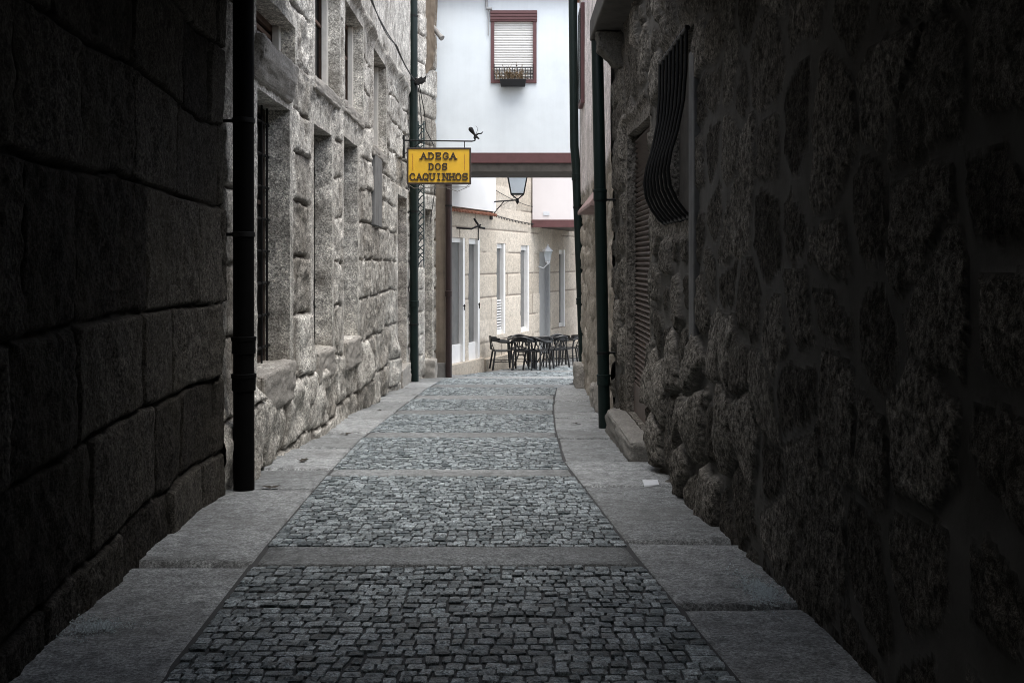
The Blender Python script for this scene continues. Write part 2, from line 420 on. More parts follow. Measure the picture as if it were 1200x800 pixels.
class Setts:
    def __init__(s): s.v = []; s.f = []; s.sid = []; s.n = 0
    def sett(s, cx, cy, w, l, rot, simple=False):
        b = s.n; sd = random.random()
        dz = random.gauss(0, .0024); tx = random.gauss(0, .026); ty = random.gauss(0, .026)
        ca, sa = math.cos(rot), math.sin(rot)
        k = 8
        pts = []
        sh = [random.uniform(.9, 1.08) for _ in range(k)]
        for i in range(k):
            a = 2 * math.pi * (i + .5) / k
            c_, s_ = math.cos(a), math.sin(a)
            p = .24
            px = math.copysign(abs(c_) ** p, c_) * w / 2 * sh[i] * (.97 if i % 2 else 1); py = math.copysign(abs(s_) ** p, s_) * l / 2 * sh[(i * 3) % k]
            pts.append((px, py))
        def put(fx, z):
            for px, py in pts:
                x = px * fx; y = py * fx
                X = cx + x * ca - y * sa; Y = cy + x * sa + y * ca
                s.v.append((X, Y, g(Y) + z + dz + x * tx + y * ty)); s.sid.append(sd)
        put(1.0, -.035); put(1.0, -.005); put(.95, -.0005); put(.6, .001 + random.uniform(-.002, .002))
        X, Y = cx, cy
        s.v.append((X, Y, g(Y) + .004 + dz + random.uniform(-.003, .003))); s.sid.append(sd)
        for r_ in range(3):
            for i in range(k):
                s.f.append((b + r_ * k + i, b + r_ * k + (i + 1) % k, b + (r_ + 1) * k + (i + 1) % k, b + (r_ + 1) * k + i))
        for i in range(k): s.f.append((b + 3 * k + i, b + 3 * k + (i + 1) % k, b + 4 * k))
        s.n += 4 * k + 1

st = Setts()
for bi in range(2, len(BANDS) - 1):
    y0 = BANDS[bi][1] + .012; y1 = BANDS[bi + 1][0] - .012
    far = 1.0 if y0 < 14 else (1.25 if y0 < 20 else 1.6)
    y = y0
    nrow = max(1, round((y1 - y0) / ((.066 * far))))
    rows = [random.uniform(.85, 1.15) for _ in range(nrow)]; tot = sum(rows)
    for r_ in rows:
        hgt = r_ / tot * (y1 - y0); yc = y + hgt / 2; y += hgt
        x = xl(yc) + .002; xe = xr(yc) - .002
        ph = random.uniform(0, 9)
        while x < xe - .03:
            w = random.uniform(.043, .082) * far
            if random.random() < .06: w *= 1.35
            if xe - (x + w) < .045: w = xe - x
            cyy = yc + .011 * math.sin(x * 4 + ph) + random.gauss(0, .004)
            gap = random.uniform(.002, .010) 
            st.sett(x + w / 2, min(max(cyy, y0 + hgt * .45), y1 - hgt * .45), w - gap, hgt - gap * .9, random.gauss(0, .05))
            x += w
road = link_mesh('road', st.v, st.f, M['sett'], None, {'sid': st.sid, 'mort': [0] * len(st.v), 'plas': [0] * len(st.v)}, smooth=False)
tag(road, kind='structure')
# sand bed under the setts
ys = np.linspace(-5, 30, 60)
bv = []; bf = []
for y in ys: bv += [(xl(y) - .02, y, g(y) - .009), (xr(y) + .02, y, g(y) - .009)]
for i in range(len(ys) - 1): bf.append((2 * i, 2 * i + 1, 2 * i + 3, 2 * i + 2))
link_mesh('joint_bed', bv, bf, M['bed'], road)

class Slabs:
    def __init__(s): s.v = []; s.f = []; s.sid = []
    def slab(s, left, right, y0, y1, gap=.006, nx=10, ny=8, lift=0., skew=0., gapy=None, flat=False):
        """left(y), right(y): edges; a slab with worn rounded arrises"""
        b = len(s.v); sd = random.random(); dz = lift + random.gauss(0, .004); tx = random.gauss(0, .004); ty = random.gauss(0, .004)
        if flat: tx = ty = 0.; dz = lift
        e = .012
        tv = sorted({0., e, 1 - e, 1.} | set(np.linspace(.06, .94, ny)))
        hv = sorted({0., e, 1 - e, 1.} | set(np.linspace(.06, .94, nx)))
        seedo = random.uniform(0, 50)
        for t in tv:
            gy = gap if gapy is None else gapy
            yy = y0 + gy + (y1 - y0 - 2 * gy) * t
            a = left(yy) + gap; c = right(yy) - gap
            for h_ in hv:
                x = a + (c - a) * h_
                ed = min(t * (y1 - y0), (1 - t) * (y1 - y0), h_ * (c - a), (1 - h_) * (c - a))
                yk = yy + skew * (h_ - .5) + .004 * math.sin(x * 9 + seedo)
                z = dz + tx * (x - a) + ty * (yy - y0) + .002 * math.sin(x * 5 + seedo) * math.cos(yy * 4 + seedo)
                if ed < 1e-6: z -= .05
                elif ed < .02: z -= .003
                s.v.append((x, yk, g(yk) + z)); s.sid.append(sd)
        n = len(hv)
        for i in range(len(tv) - 1):
            for j in range(n - 1):
                s.f.append((b + i * n + j, b + i * n + j + 1, b + (i + 1) * n + j + 1, b + (i + 1) * n + j))
    def build(s, name, parent=None):
        z = [0] * len(s.v)
        return link_mesh(name, s.v, s.f, M['slab'], parent, {'sid': s.sid, 'mort': z, 'plas': z}, smooth=True)

for a, b in BANDS:
    sl = Slabs(); x0 = xl((a + b) / 2); x1 = xr((a + b) / 2)
    cuts = [0, 1]
    for k in range(1):
        sl.slab(lambda y, k=k: xl(y) + (xr(y) - xl(y)) * cuts[k], lambda y, k=k: xl(y) + (xr(y) - xl(y)) * cuts[k + 1], a, b, gap=.002, nx=18, flat=True, lift=.002)
    sl.build('slab_band', road).data.materials[0] = M['band'] if a < 9 else M['slab']

WLp = [(-1.45, -6), (-1.50, 0), (-1.655, 3.0), (-1.69, 3.47), (-1.77, 4.2), (-1.89, 5.4), (-1.97, 6.4), (-1.97, 7.0)]
WMp = [(-2.04, 7.0), (-2.04, 10), (-2.045, 14), (-2.06, 18.0), (-2.02, 20.15)]
WRp = [(1.24, -6), (1.22, 2.0), (1.22, 6), (1.21, 9), (1.17, 11.6)]
wlx = lambda y: float(np.interp(y, [p[1] for p in WLp + WMp[1:] + [(-1.63, 21.5), (-1.42, 22.4)]], [p[0] for p in WLp + WMp[1:] + [(-1.63, 21.5), (-1.42, 22.4)]])) - .12
wrx = lambda y: float(np.interp(y, [p[1] for p in WRp] + [18.9], [p[0] for p in WRp] + [1.30])) + .12
lp = Slabs(); ylj = [-6, -4, -2, -.2, 1.6, 3.1, 5.05, 7.25, 8.25, 9.55, 10.9, 12.5, 13.6, 15.2, 16.6, 18.2, 19.8, 21.2, 22.6]
for a, b in zip(ylj[:-1], ylj[1:]): lp.slab(wlx, xl, a, b, gap=.003, gapy=.020, nx=8, ny=14, skew=random.uniform(-.02, .02))
tag(lp.build('pavement'), kind='structure')
rp = Slabs(); yrj = [-6, -4, -2, 0, 1.4, 3.0, 4.3, 5.55, 7.42, 8.75, 10.4, 11.1, 12.6, 13.4, 15.2, 16.4, 17.6, 18.9]
for a, b in zip(yrj[:-1], yrj[1:]): rp.slab(xr, wrx, a, b, gap=.003, gapy=.020, nx=8, ny=14, skew=random.uniform(-.02, .02))
tag(rp.build('pavement'), kind='structure')
# paved open space where the lane widens
sq = Slabs()
random.seed(11)
for k in range(14):
    a = 27 + k * .9
    for j in range(8):
        xa = -1.5 + j * 1.25 + (k % 2) * .5
        sq.slab(lambda y, xa=xa: xa, lambda y, xa=xa: xa + 1.25, a, a + .9, nx=4, ny=4, gap=.008)
tag(sq.build('pavement'), kind='structure')
sq2 = Slabs()
for k in range(9):
    a = 18.9 + k * .9
    for j in range(8):
        sq2.slab(lambda y, j=j: max(xr(y), 1.3) + j * .8, lambda y, j=j: max(xr(y), 1.3) + j * .8 + .8, a, a + .9, nx=4, ny=4)
        
tag(sq2.build('pavement'), kind='structure')

# ------------------------------------------------------------------ left near building
def dist_du(path_y0, k=.0042, lo=.011, hi=.06, near=2.0):
    def f(u):
        y = path_y0 + u
        if y < near: return .12
        return min(hi, max(lo, k * y))
    return f

A = empty('stone_building', (-2.2, 3, 0), 'near left building of huge dark rounded granite blocks standing in deep shade', 'building')
ash1 = ashlar((.50, .68), (.55, 1.15), joint=.013, depth=.032, rough=.024, warp=.03, seed=3, tilt=.05, bulge=.006)
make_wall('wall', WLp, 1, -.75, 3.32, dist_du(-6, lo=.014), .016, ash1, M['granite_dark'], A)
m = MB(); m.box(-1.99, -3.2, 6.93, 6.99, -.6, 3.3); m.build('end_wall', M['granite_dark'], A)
m = MB(); m.box(-6, -2.15, -6, 6.93, -.7, 3.31); m.build('rear_wall', M['concrete'], A)
m = MB(); m.box(-6, -1.00, 4.62, 6.3, 2.84, 4.1); m.box(-6, -1.10, 6.301, 7.0, 3.06, 4.1); m.build('added_shade_jetty', M['concrete'], A)  # unseen boxes added over the near left wall to shade it

# unseen storey added over the camera to block light from the near end
P0 = empty('added_shade_storey', (0, 0, 3.3), 'unseen storey added over the camera to darken the near end of the lane', 'building')
m = MB(); m.box(-6, .55, -6, 4.6, 3.33, 4.0); m.box(.551, 5, -6, -1.2, 3.33, 4.1); m.box(.551, 5, 1.5, 4.6, 3.33, 4.0); m.box(1.2, 5, -1.199, 1.499, 3.33, 4.1); m.build('added_shade_ceiling', M['concrete'], P0)  # added slab blocking the sky; its gap lights the near right wall
m = MB(); m.box(-3, 3, -6.4, -6.05, -.3, 4.3); m.build('rear_wall', M['concrete'], P0)  # added wall shutting out light from behind the camera

# ------------------------------------------------------------------ left middle building
B = empty('stone_building', (-2.3, 13, g(13)), 'pale granite house on the left with deep barred window openings and sill stones', 'building')
ash2 = ashlar((.42, .62), (.5, 1.0), joint=.017, depth=.042, rough=.040, warp=.05, seed=21, tilt=.05, bulge=.006)
def postB(U, Z, h, mort, sid, plas):
    ground = g(7 + U)
    rel = Z - ground
    lowm = sst(1.05, .55, rel + .25 * fbm(U * 1.1, Z * 0, 2, 4))
    lump = np.clip(fbm(U * 1.5, Z * 1.9, 3, 61) + .35, 0, 1.2)
    h = h + lowm * .11 * lump
    # upper storey: worn lime render over the masonry, above a ragged string course
    up = sst(4.5, 4.62, Z + .10 * fbm(U * 1.3, Z, 3, 19))
    smooth_h = .05 + .018 * fbm(U * 1.6, Z * 1.6, 4, 33)
    h = h * (1 - up) + up * smooth_h
    course = np.exp(-((Z - 4.52 - .04 * fbm(U, Z * 0, 2, 8)) / .07) ** 2)
    h = h + .09 * course * (.5 + .5 * vnoise(U * 3, Z * 0, 2))
    thin = .75 * sst(2.7, 3.3, Z + .5 * fbm(U * 1.1, Z * .9, 3, 71)) * sst(.2, .5, vnoise(U * 2.2, Z * 2.2, 3) * .6 + vnoise(U * 9, Z * 9, 5) * .4)
    plas = np.maximum(up * (.55 + .45 * vnoise(U * 3, Z * 1.2, 12)), thin * .7)
    return h, mort * (1 - up), sid, plas
WIN = [((8.2, 9.4), (.30, 2.60)), ((10.55, 11.6), (.26, 2.64)), ((12.45, 13.55), (.24, 2.74))]
UP = [((8.05, 9.5), (3.02, 3.38)), ((10.45, 11.95), (3.12, 4.40)), ((12.35, 13.85), (3.16, 4.38)), ((14.95, 16.5), (2.92, 4.34))]
DOOR = ((18.3, 19.6), (-.72, 2.44))
ops = [dict(y=a, z=b, depth=.26, fw=.17, fh=.0) for a, b in WIN] + [dict(y=a, z=b, depth=.20, fw=.13, fh=.03) for a, b in UP] + [dict(y=DOOR[0], z=DOOR[1], depth=.24, fw=.16, fh=.015)]
make_wall('wall', WMp, 1, -1.35, 7.6, dist_du(7.0, k=.0026, lo=.02, hi=.05), .024, ash2, M['granite_wall'], B, ops, post=postB)
m = MB(); m.box(-6.5, -2.42, 7.0, 20.1, -1.4, 7.6); m.build('rear_wall', M['concrete'], B)
m = MB(); m.add([(-1.75, 6.9, 7.62), (-1.75, 20.2, 7.62), (-4.2, 20.2, 8.6), (-4.2, 6.9, 8.6), (-6.6, 20.2, 7.62), (-6.6, 6.9, 7.62)], [(0, 1, 2, 3), (3, 2, 4, 5), (0, 3, 5), (1, 4, 2), (0, 5, 4, 1)]); m.build('roof', M['tile'], B)
m = MB(); m.box(-2.30, -1.20, 7.02, 7.9, 3.44, 4.2); m.box(-2.30, -1.32, 7.901, 9.15, 3.72, 4.2); m.build('added_shade_overhang', M['dark_wood'], B)  # unseen boxes added to darken the wall around the first window
wx = lambda y: float(np.interp(y, [p[1] for p in WMp], [p[0] for p in WMp]))

def window_left(par, y0, y1, z0, z1, dep, barred, label=None):
    x = wx((y0 + y1) / 2)
    m = MB(); fw = .06
    xa, xb = x - dep - .03, x - dep + .035
    m.box(xa, xb, y0 + .002, y0 + fw, z0, z1); m.box(xa, xb, y1 - fw, y1 - .002, z0, z1)
    m.box(xa, xb, y0 + fw, y1 - fw, z0, z0 + fw); m.box(xa, xb, y0 + fw, y1 - fw, z1 - fw, z1)
    m.box(xa, xb - .005, (y0 + y1) / 2 - .035, (y0 + y1) / 2 + .035, z0 + fw, z1 - fw)
    m.box(xa, xb - .008, y0 + fw, y1 - fw, z0 + (z1 - z0) * .62, z0 + (z1 - z0) * .62 + .04)
    w = m.build('window', M['dark_wood'] if barred else M['brown_wood'], par, bevel=.004)
    m = MB(); m.box(x - dep - .012, x - dep + .006, y0 + .03, y1 - .03, z0 + .03, z1 - .03); m.build('pane', M['glass'], w)
    if barred:
        m = MB()
        for k in range(6):
            yy = y0 + (y1 - y0) * (k + .5) / 6; m.tube([(x - .185, yy, z0), (x - .185, yy, z1)], .010, 6)
        n = 8
        for k in range(n):
            zz = z0 + (z1 - z0) * (k + .5) / n; m.tube([(x - .195, y0 - .02, zz), (x - .195, y1 + .02, zz)], .014, 6)
        m.build('bars', M['iron'], w)
        m = MB(); m.box(x - .28, x + .05, y0 - .03, y1 + .015, z0 - .34, z0 + .004, jit=.02)
        m.build('sill', SILL, w, bevel=.025)
    else:
        m = MB(); m.box(x - dep + .036, x - dep + .085, y0 + (y1 - y0) * .0 + .003, y0 + .05, z0 + .01, z1 - .01)
        m.build('frame', M['pale_wood'], w, bevel=.004)
        m = MB(); m.box(x - dep + .036, x - dep + .10, y1 - .10, y1 - .004, z0 + .01, z1 - .01)
        m.build('frame', M['pale_wood'], w, bevel=.004)
        m = MB(); m.box(x - .2, x + .045, y0 - .03, y1 + .03, z0 - .14, z0 + .004, jit=.008)
        m.build('sill', SILL, w, bevel=.02)
    return w
def solid_stone(name, c1, c2):
    m_, nt, b = new_mat(name)
    tc = N(nt, 'ShaderNodeTexCoord').outputs['Object']
    n1 = noise(nt, 55, 3, .7, tc); n4 = noise(nt, 5, 5, .65, tc); n2 = noise(nt, 170, 2, .6, tc)
    col = mix(nt, n4, c1, c2)
    col = mix(nt, .5, col, ramp(nt, n1, [(.3, gray(.25)), (.5, gray(.9)), (.7, gray(1.7))]), 'MULTIPLY')
    col = mix(nt, .35, col, ramp(nt, n2, [(.35, gray(.3)), (.6, gray(1.25))]), 'MULTIPLY')
    nt.links.new(col, b.inputs['Base Color']); b.inputs['Roughness'].default_value = .85; b.inputs['Specular IOR Level'].default_value = .3
    bump(nt, b, [(n4, .6, .03), (n1, .7, .008)])
    return m_
SILL = solid_stone('sill_granite', (.22, .205, .18), (.46, .43, .39))
for a, b in WIN: window_left(B, *a, *b, .26, True)
for a, b in UP: window_left(B, *a, *b, .20, False)
# the big sloped sill slab under the first upper window
m = MB(); x = wx(8.8)
m.add([(x - .1, 8.0, 3.025), (x + .11, 8.0, 2.98), (x + .09, 9.36, 2.985), (x - .1, 9.38, 3.025), (x - .1, 8.0, 2.64), (x + .03, 8.0, 2.66), (x + .11, 8.0, 2.82), (x + .09, 9.36, 2.84), (x + .03, 9.38, 2.66), (x - .1, 9.38, 2.64)],
      [(0, 1, 2, 3), (1, 6, 7, 2), (6, 5, 8, 7), (5, 4, 9, 8), (0, 4, 5, 6, 1), (3, 2, 7, 8, 9)])
m.build('ledge', SILL, B, bevel=.02)
m = MB(); m.box(wx(15.4) - .05, wx(15.4) + .045, 15.0, 15.85, 1.75, 2.78, jit=.01); m.build('patch', M['cement'], B, bevel=.01)
# door with stone step
x = wx(19)
m = MB(); m.box(x - .30, x - .22, DOOR[0][0], DOOR[0][1], DOOR[1][0], DOOR[1][1])
for k in range(1, 5): m.box(x - .22, x - .212, DOOR[0][0] + k * .26 - .01, DOOR[0][0] + k * .26 + .01, DOOR[1][0], DOOR[1][1])
d = m.build('door', M['brown_wood'], B)
m = MB(); m.box(x - .22, x - .19, 18.5, 18.53, .2, .38); m.build('handle', M['iron'], d)
m = MB(); m.box(x - .25, x + .10, 18.2, 19.7, -1.3, -.715, jit=.006); m.build('step', SILL, B, bevel=.02)

# ------------------------------------------------------------------ left corner building (bends towards the arch)
C_ = empty('corner_building', (-2.2, 21.2, g(21)), 'narrow grey granite corner building behind the green drainpipe, with a recessed doorway', 'building')
WCp = [(-2.02, 20.15), (-1.63, 21.5), (-1.60, 21.62)]
make_wall('wall', WCp, 1, -1.5, 7.6, lambda u: .035, .035, ashlar((.42, .6), (.45, .8), joint=.018, depth=.03, rough=.015, warp=.03, seed=45, tilt=.04, bulge=.015), M['granite_wall'], C_, [dict(y=(20.98, 21.38), z=(-.80, 2.31), depth=.2, fw=.1)],
          post=lambda U, Z, h, mo, sd, pl: (h, mo, sd, np.maximum(pl, .8 * sst(4.6, 5.0, Z + .2 * fbm(U * 3, Z, 3, 3)))))
m = MB(); m.add([(-1.99, 20.95, -.8), (-1.85, 21.45, -.8), (-1.85, 21.45, 2.35), (-1.99, 20.95, 2.35)], [(0, 1, 2, 3)])
m.v = [(x - s, y, z) for s in (0,) for (x, y, z) in m.v] + [(x - .06, y, z) for (x, y, z) in m.v]; m.f = [(0, 1, 2, 3), (4, 7, 6, 5), (0, 3, 7, 4), (1, 5, 6, 2), (3, 2, 6, 7), (0, 4, 5, 1)]
m.build('door', M['dark_wood'], C_)
m = MB(); m.box(-1.95, -1.56, 20.98, 21.42, -1.4, -.795, jit=.006); m.build('step', SILL, C_, bevel=.02)
m = MB(); m.box(-6.5, -2.35, 20.2, 22.0, -1.5, 7.6); m.build('rear_wall', M['concrete'], C_)
# overhanging worn upper edge at the top corner
m = MB(); pr = [(-2.1, 5.02), (-1.74, 5.10), (-1.64, 5.28), (-1.60, 5.7), (-1.62, 6.1), (-1.59, 6.6), (-1.60, 7.6), (-2.1, 7.6)]; np_ = len(pr)
m.add([(x, 21.0 - .0 * z, z) for x, z in pr] + [(x, 21.60, z) for x, z in pr], [tuple(range(np_)), tuple(range(2 * np_ - 1, np_ - 1, -1))] + [(i_, (i_ + 1) % np_, np_ + (i_ + 1) % np_, np_ + i_) for i_ in range(np_)])
m.build('ledge', M['brown_plaster'], C_, bevel=.02)

# ------------------------------------------------------------------ bridge house over the lane
D = empty('bridge_house', (0, 22.5, 3.2), 'white rendered house bridging the lane with one shuttered window over a maroon band', 'building')
BY = 21.68
WZ = (5.02, 6.50); WXb = (-.44, .51)
make_wall('wall', [(-1.76, BY), (1.75, BY)], 1, 3.53, 6.95, lambda u: .09, .09, lambda U, Z: (.006 * fbm(U * 1.2, Z * 1.2, 3, 5), 0 * U, 0 * U, 0 * U), M['white'], D, [dict(u=(WXb[0] + 1.76, WXb[1] + 1.76), z=WZ, depth=.12, fw=0)])
m = MB(); m.box(-1.76, 1.75, BY - .03, BY + .2, 3.31, 3.525); m.build('band', M['maroon'], D, bevel=.006)
m = MB(); m.box(-1.76, 1.75, BY + .0, 23.25, 3.13, 3.305); m.build('soffit', M['dark_beam'], D)
m = MB(); m.box(-1.76, 1.75, 22.55, 22.63, 3.31, 6.93); m.box(-1.76, 1.75, 22.64, 23.24, 3.31, 3.45); m.box(-1.76, -1.7, 21.9, 22.54, 3.31, 6.9); m.box(1.69, 1.75, 21.9, 22.54, 3.31, 6.9); m.build('rear_wall', M['white'], D)
m = MB(); m.add([(-1.9, BY - .2, 6.97), (1.9, BY - .2, 6.97), (1.9, 22.7, 7.1), (-1.9, 22.7, 7.1), (-1.9, BY - .2, 6.9), (1.9, BY - .2, 6.9), (1.9, 22.7, 6.95), (-1.9, 22.7, 6.95)], [(0, 1, 2, 3), (4, 7, 6, 5), (0, 4, 5, 1), (3, 2, 6, 7), (0, 3, 7, 4), (1, 5, 6, 2)]); m.build('roof', M['tile'], D)
# window: frame, box, roller shutter, rail
x0, x1 = WXb; z0, z1 = WZ
m = MB(); f = .065; ya, yb = BY - .035, BY + .09
m.box(x0 - .01, x0 + f, ya, yb, z0 - .02, z1 + .02); m.box(x1 - f, x1 + .01, ya, yb, z0 - .02, z1 + .02)
m.box(x0 + f, x1 - f, ya, yb, z0 - .02, z0 + f * .8)
m.box(x0 - .02, x1 + .02, ya - .02, yb, z1 - .20, z1 + .03)
for k in range(3): m.box(x0 - .02, x1 + .02, ya - .032, ya - .021, z1 - .17 + k * .065, z1 - .13 + k * .065)
w = m.build('window', M['maroon'], D, bevel=.004)
m = MB(); pitch = .052; zz = z0 + f * .8
prof = []
k = 0
while zz < z1 - .21:
    m.add([(x0 + f, BY + .045, zz), (x1 - f, BY + .045, zz), (x1 - f, BY + .022, zz + .008), (x0 + f, BY + .022, zz + .008), (x1 - f, BY + .016, zz + .03), (x0 + f, BY + .016, zz + .03), (x1 - f, BY + .028, zz + pitch - .006), (x0 + f, BY + .028, zz + pitch - .006), (x1 - f, BY + .045, zz + pitch - .0005), (x0 + f, BY + .045, zz + pitch - .0005)],
          [(0, 1, 2, 3), (3, 2, 4, 5), (5, 4, 6, 7), (7, 6, 8, 9)]); zz += pitch
m.build('shutter', M['shutter'], w)
m = MB()
for z in (z0 + .10, z0 + .17, z0 + .24, z0 + .30): m.tube([(x0 + f, BY - .05, z), (x1 - f, BY - .05, z)], .009, 6)
for k in range(16):
    xx = x0 + f + (x1 - x0 - 2 * f) * k / 15; m.tube([(xx, BY - .05, z0 + .06), (xx, BY - .05, z0 + (.38 if k in (0, 15) else .30))], .008, 5)
m.build('railing', M['iron'], w)
fb = empty('flower_box', (.02, BY - .15, z0 - .12), 'black flower box of dried plants hanging under the shuttered window', 'planter')
m = MB(); m.add([(-.25, -.08, 0), (.25, -.08, 0), (.25, .08, 0), (-.25, .08, 0), (-.28, -.1, .15), (.28, -.1, .15), (.28, .1, .15), (-.28, .1, .15)], [(0, 3, 2, 1), (0, 1, 5, 4), (1, 2, 6, 5), (2, 3, 7, 6), (3, 0, 4, 7), (4, 5, 6, 7)])
m.build('box', M['black_plastic'], fb, local=True, bevel=.008)
m = MB(); random.seed(5)
for k in range(90):
    x = random.gauss(0, .15); x = max(-.34, min(.34, x)); h = abs(random.gauss(.12, .09)); y = random.uniform(-.1, .08)
    dx, dy = random.uniform(-.1, .1), random.uniform(-.06, .05)
    m.tube([(x, y, .15), (x + dx * .5, y + dy * .5, .15 + h * .7), (x + dx, y + dy, .15 + h)], [.006, .005, .002], 4)
    for q in range(3):
        a = random.uniform(0, 6.28); s_ = random.uniform(.012, .03); t = random.uniform(.4, 1)
        c = np.array([x + dx * t, y + dy * t, .15 + h * t]); u = np.array([math.cos(a), math.sin(a), random.uniform(-.6, .6)]) * s_; v = np.array([-math.sin(a), math.cos(a) * .5, .6]) * s_ * .6
        m.add([c - u, c + v, c + u, c - v], [(0, 1, 2, 3)])
m.build('plants', M['dry_plant'], fb, local=True)
m = MB(); m.tube([(-.535, BY - .04, 6.9), (-.535, BY - .04, 6.62), (-.535, BY - .06, 6.56), (-.42, BY - .06, 6.56)], .028, 10); m.tube([(-.50, BY - .04, 6.54), (-.50, BY - .04, 6.0)], .012, 6)
tag(m.build('conduit', M['grey_paint'], smooth=True), 'thin grey conduit running down to the shuttered window on the white wall', 'conduit')
# pillar and maroon pipe under its left end
pil = empty('pillar', (-1.52, 21.7, g(21.7)), 'flat brown plastered pillar carrying the left end of the white bridge house', 'pillar')
m = MB(); m.box(-1.645, -1.405, 21.60, 22.6, g(22) - .1, 3.125); m.build('shaft', M['brown_plaster'], pil, bevel=.015)
m = MB(); m.box(-1.66, -1.385, 21.585, 22.62, g(22) - .1, g(22) + .32); m.build('plinth', M['concrete'], pil, bevel=.012)

def drainpipe(pts, r, mat, label, brackets=(), joints=(), nrm=(1, 0, 0)):
    root = empty('drainpipe', tuple(pts[-1]), label, 'drainpipe')
    m = MB(); m.tube(pts, r, 18); m.build('pipe', mat, root, smooth=True)
    pz = np.array([p[2] for p in pts])[::-1]; px = np.array([p[0] for p in pts])[::-1]; py = np.array([p[1] for p in pts])[::-1]
    at = lambda z: (float(np.interp(z, pz, px)), float(np.interp(z, pz, py)))
    for z in joints:
        x, y = at(z); m = MB(); m.lathe((x, y, z), [(r, -.06), (r * 1.13, -.055), (r * 1.13, .03), (r * 1.2, .035), (r * 1.2, .06), (r, .065)], 18); m.build('collar', mat, root, smooth=True)
    for z in brackets:
        x, y = at(z); m = MB(); m.lathe((x, y, z), [(r, -.018), (r * 1.1, -.016), (r * 1.1, .016), (r, .018)], 18)
        m.tube([(x, y, z), (x + nrm[0] * .2, y + nrm[1] * .2, z)], .012, 6); m.build('bracket', M['iron'], root, smooth=True)
    return root
drainpipe([(-1.895, 7.22, 3.3), (-1.885, 7.2, -.40)], .073, M['black_pipe'], 'thick black drainpipe at the end of the dark near left wall', (2.2, 1.4), (.62, .36), (-1, 0, 0))
drainpipe([(-1.925, 19.95, 7.4), (-1.915, 19.95, 3), (-1.90, 19.95, -1.12)], .082, M['green_pipe'], 'green drainpipe running full height behind the yellow sign on the left', (6, 4.75, 2.2, 0), (3.1, .4), (-1, 0, 0))
drainpipe([(-1.33, 21.52, 3.3), (-1.33, 21.5, -1.21)], .068, M['maroon_dark'], 'dark maroon drainpipe beside the brown pillar under the bridge house', (2.4,), (.55,), (-.6, 1, 0))
drainpipe([(.945, 11.36, 3.66), (1.03, 11.40, -.64)], .066, M['green_pipe'], 'nearer dark green drainpipe on the right wall, under the stone corbel', (1.9, .2), (1.95, -.1), (1, 0, 0))
drainpipe([(1.10, 18.55, 6.3), (1.13, 18.55, 3.3), (1.165, 18.55, 2.9), (1.31, 18.55, -1.04)], .080, M['green_pipe'], 'farther dark green drainpipe, leaning, at the corner of the pink house', (2.2,), (2.75, .5), (1, 0, 0))

# ------------------------------------------------------------------ right near building
E = empty('stone_building', (1.8, 5, g(5)), 'rough rubble house on the right with bulging mortared boulders and a roller shutter door', 'building')
s_fn = None
def lowR(U, Z, st_, dome, sid):
    y = U - 6.0
    rel = Z - g(y)
    k = sst(1.55, .5, rel + .3 * fbm(U * 1.2, Z * 0, 2, 3)) * sst(4.8, 5.8, y) * (1 - .75 * sst(8.6, 9.0, y))
    lump = np.clip(fbm(U * 2.0, Z * 1.7, 3, 91) + .2, 0, 1)
    return k * (.055 * st_ * dome * (.4 + sid) + .06 * lump - .01)
rub = rubble(.46, .40, thr=(.12, .22), depth=.050, rough=.022, ragged=1., seed=14, low=lowR, flat=lambda U: .30 + .70 * sst(5.8, 7.4, U - 6.0))
GR = ((6.86, 8.14), (1.5, 2.8)); SH = ((9.0, 10.55), (-.33, 2.5))
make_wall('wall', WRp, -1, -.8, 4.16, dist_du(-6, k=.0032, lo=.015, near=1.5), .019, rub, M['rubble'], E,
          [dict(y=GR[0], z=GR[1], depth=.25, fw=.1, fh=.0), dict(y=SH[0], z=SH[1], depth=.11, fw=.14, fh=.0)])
m = MB(); m.box(1.62, 6, -6, 11.6, -.9, 4.16); m.build('rear_wall', M['concrete'], E)
m = MB(); m.box(1.18, 6, 11.55, 11.62, -.9, 4.16); m.build('end_wall', M['brown_plaster'], E)
m = MB(); m.add([(1.1, 7.05, 4.18), (1.1, 11.7, 4.18), (4, 11.7, 4.6), (4, 7.05, 4.6), (6.2, 11.7, 4.18), (6.2, 7.05, 4.18)], [(0, 1, 2, 3), (3, 2, 4, 5), (0, 3, 5), (1, 4, 2), (0, 5, 4, 1)]); m.build('roof', M['tile'], E)
m = MB(); m.box(1.33, 1.40, GR[0][0] + .005, GR[0][1] - .005, GR[1][0], GR[1][1]); w = m.build('window', M['dark_beam'], E)
m = MB(); m.box(1.18, 1.46, 6.66, 6.85, .60, 2.6); m.build('jamb', M['cement'], w, bevel=.01)
prof = [(1.175, 2.80), (1.17, 2.5), (1.155, 2.3), (1.115, 2.1), (1.07, 1.95), (1.05, 1.83), (1.065, 1.72), (1.11, 1.62), (1.17, 1.54), (1.24, 1.49)]
gr = empty('grille', tuple(-np.array(E.location) + np.array((1.2, 7.5, 1.5)))); gr.parent = E
gr['label'] = 'black iron window grille of bars bellying out at the bottom'
for k in range(8):
    y = 6.90 + k * .176; m = MB(); m.tube([(px_, y, pz_) for px_, pz_ in prof], .0125, 8); m.build('bar', M['iron'], gr, smooth=True)
m = MB()
for z, xx in ((2.78, 1.18), (1.52, 1.215)):
    m = MB(); m.tube([(xx, 6.88, z), (xx, 8.14, z)], .018, 8); m.build('rail', M['iron'], gr, smooth=True)
m = MB(); m.box(.82, 1.60, 6.96, 7.9, 3.38, 4.1); m.build('added_shade_overhang', M['dark_wood'], E)  # unseen box added to darken the wall around the grille
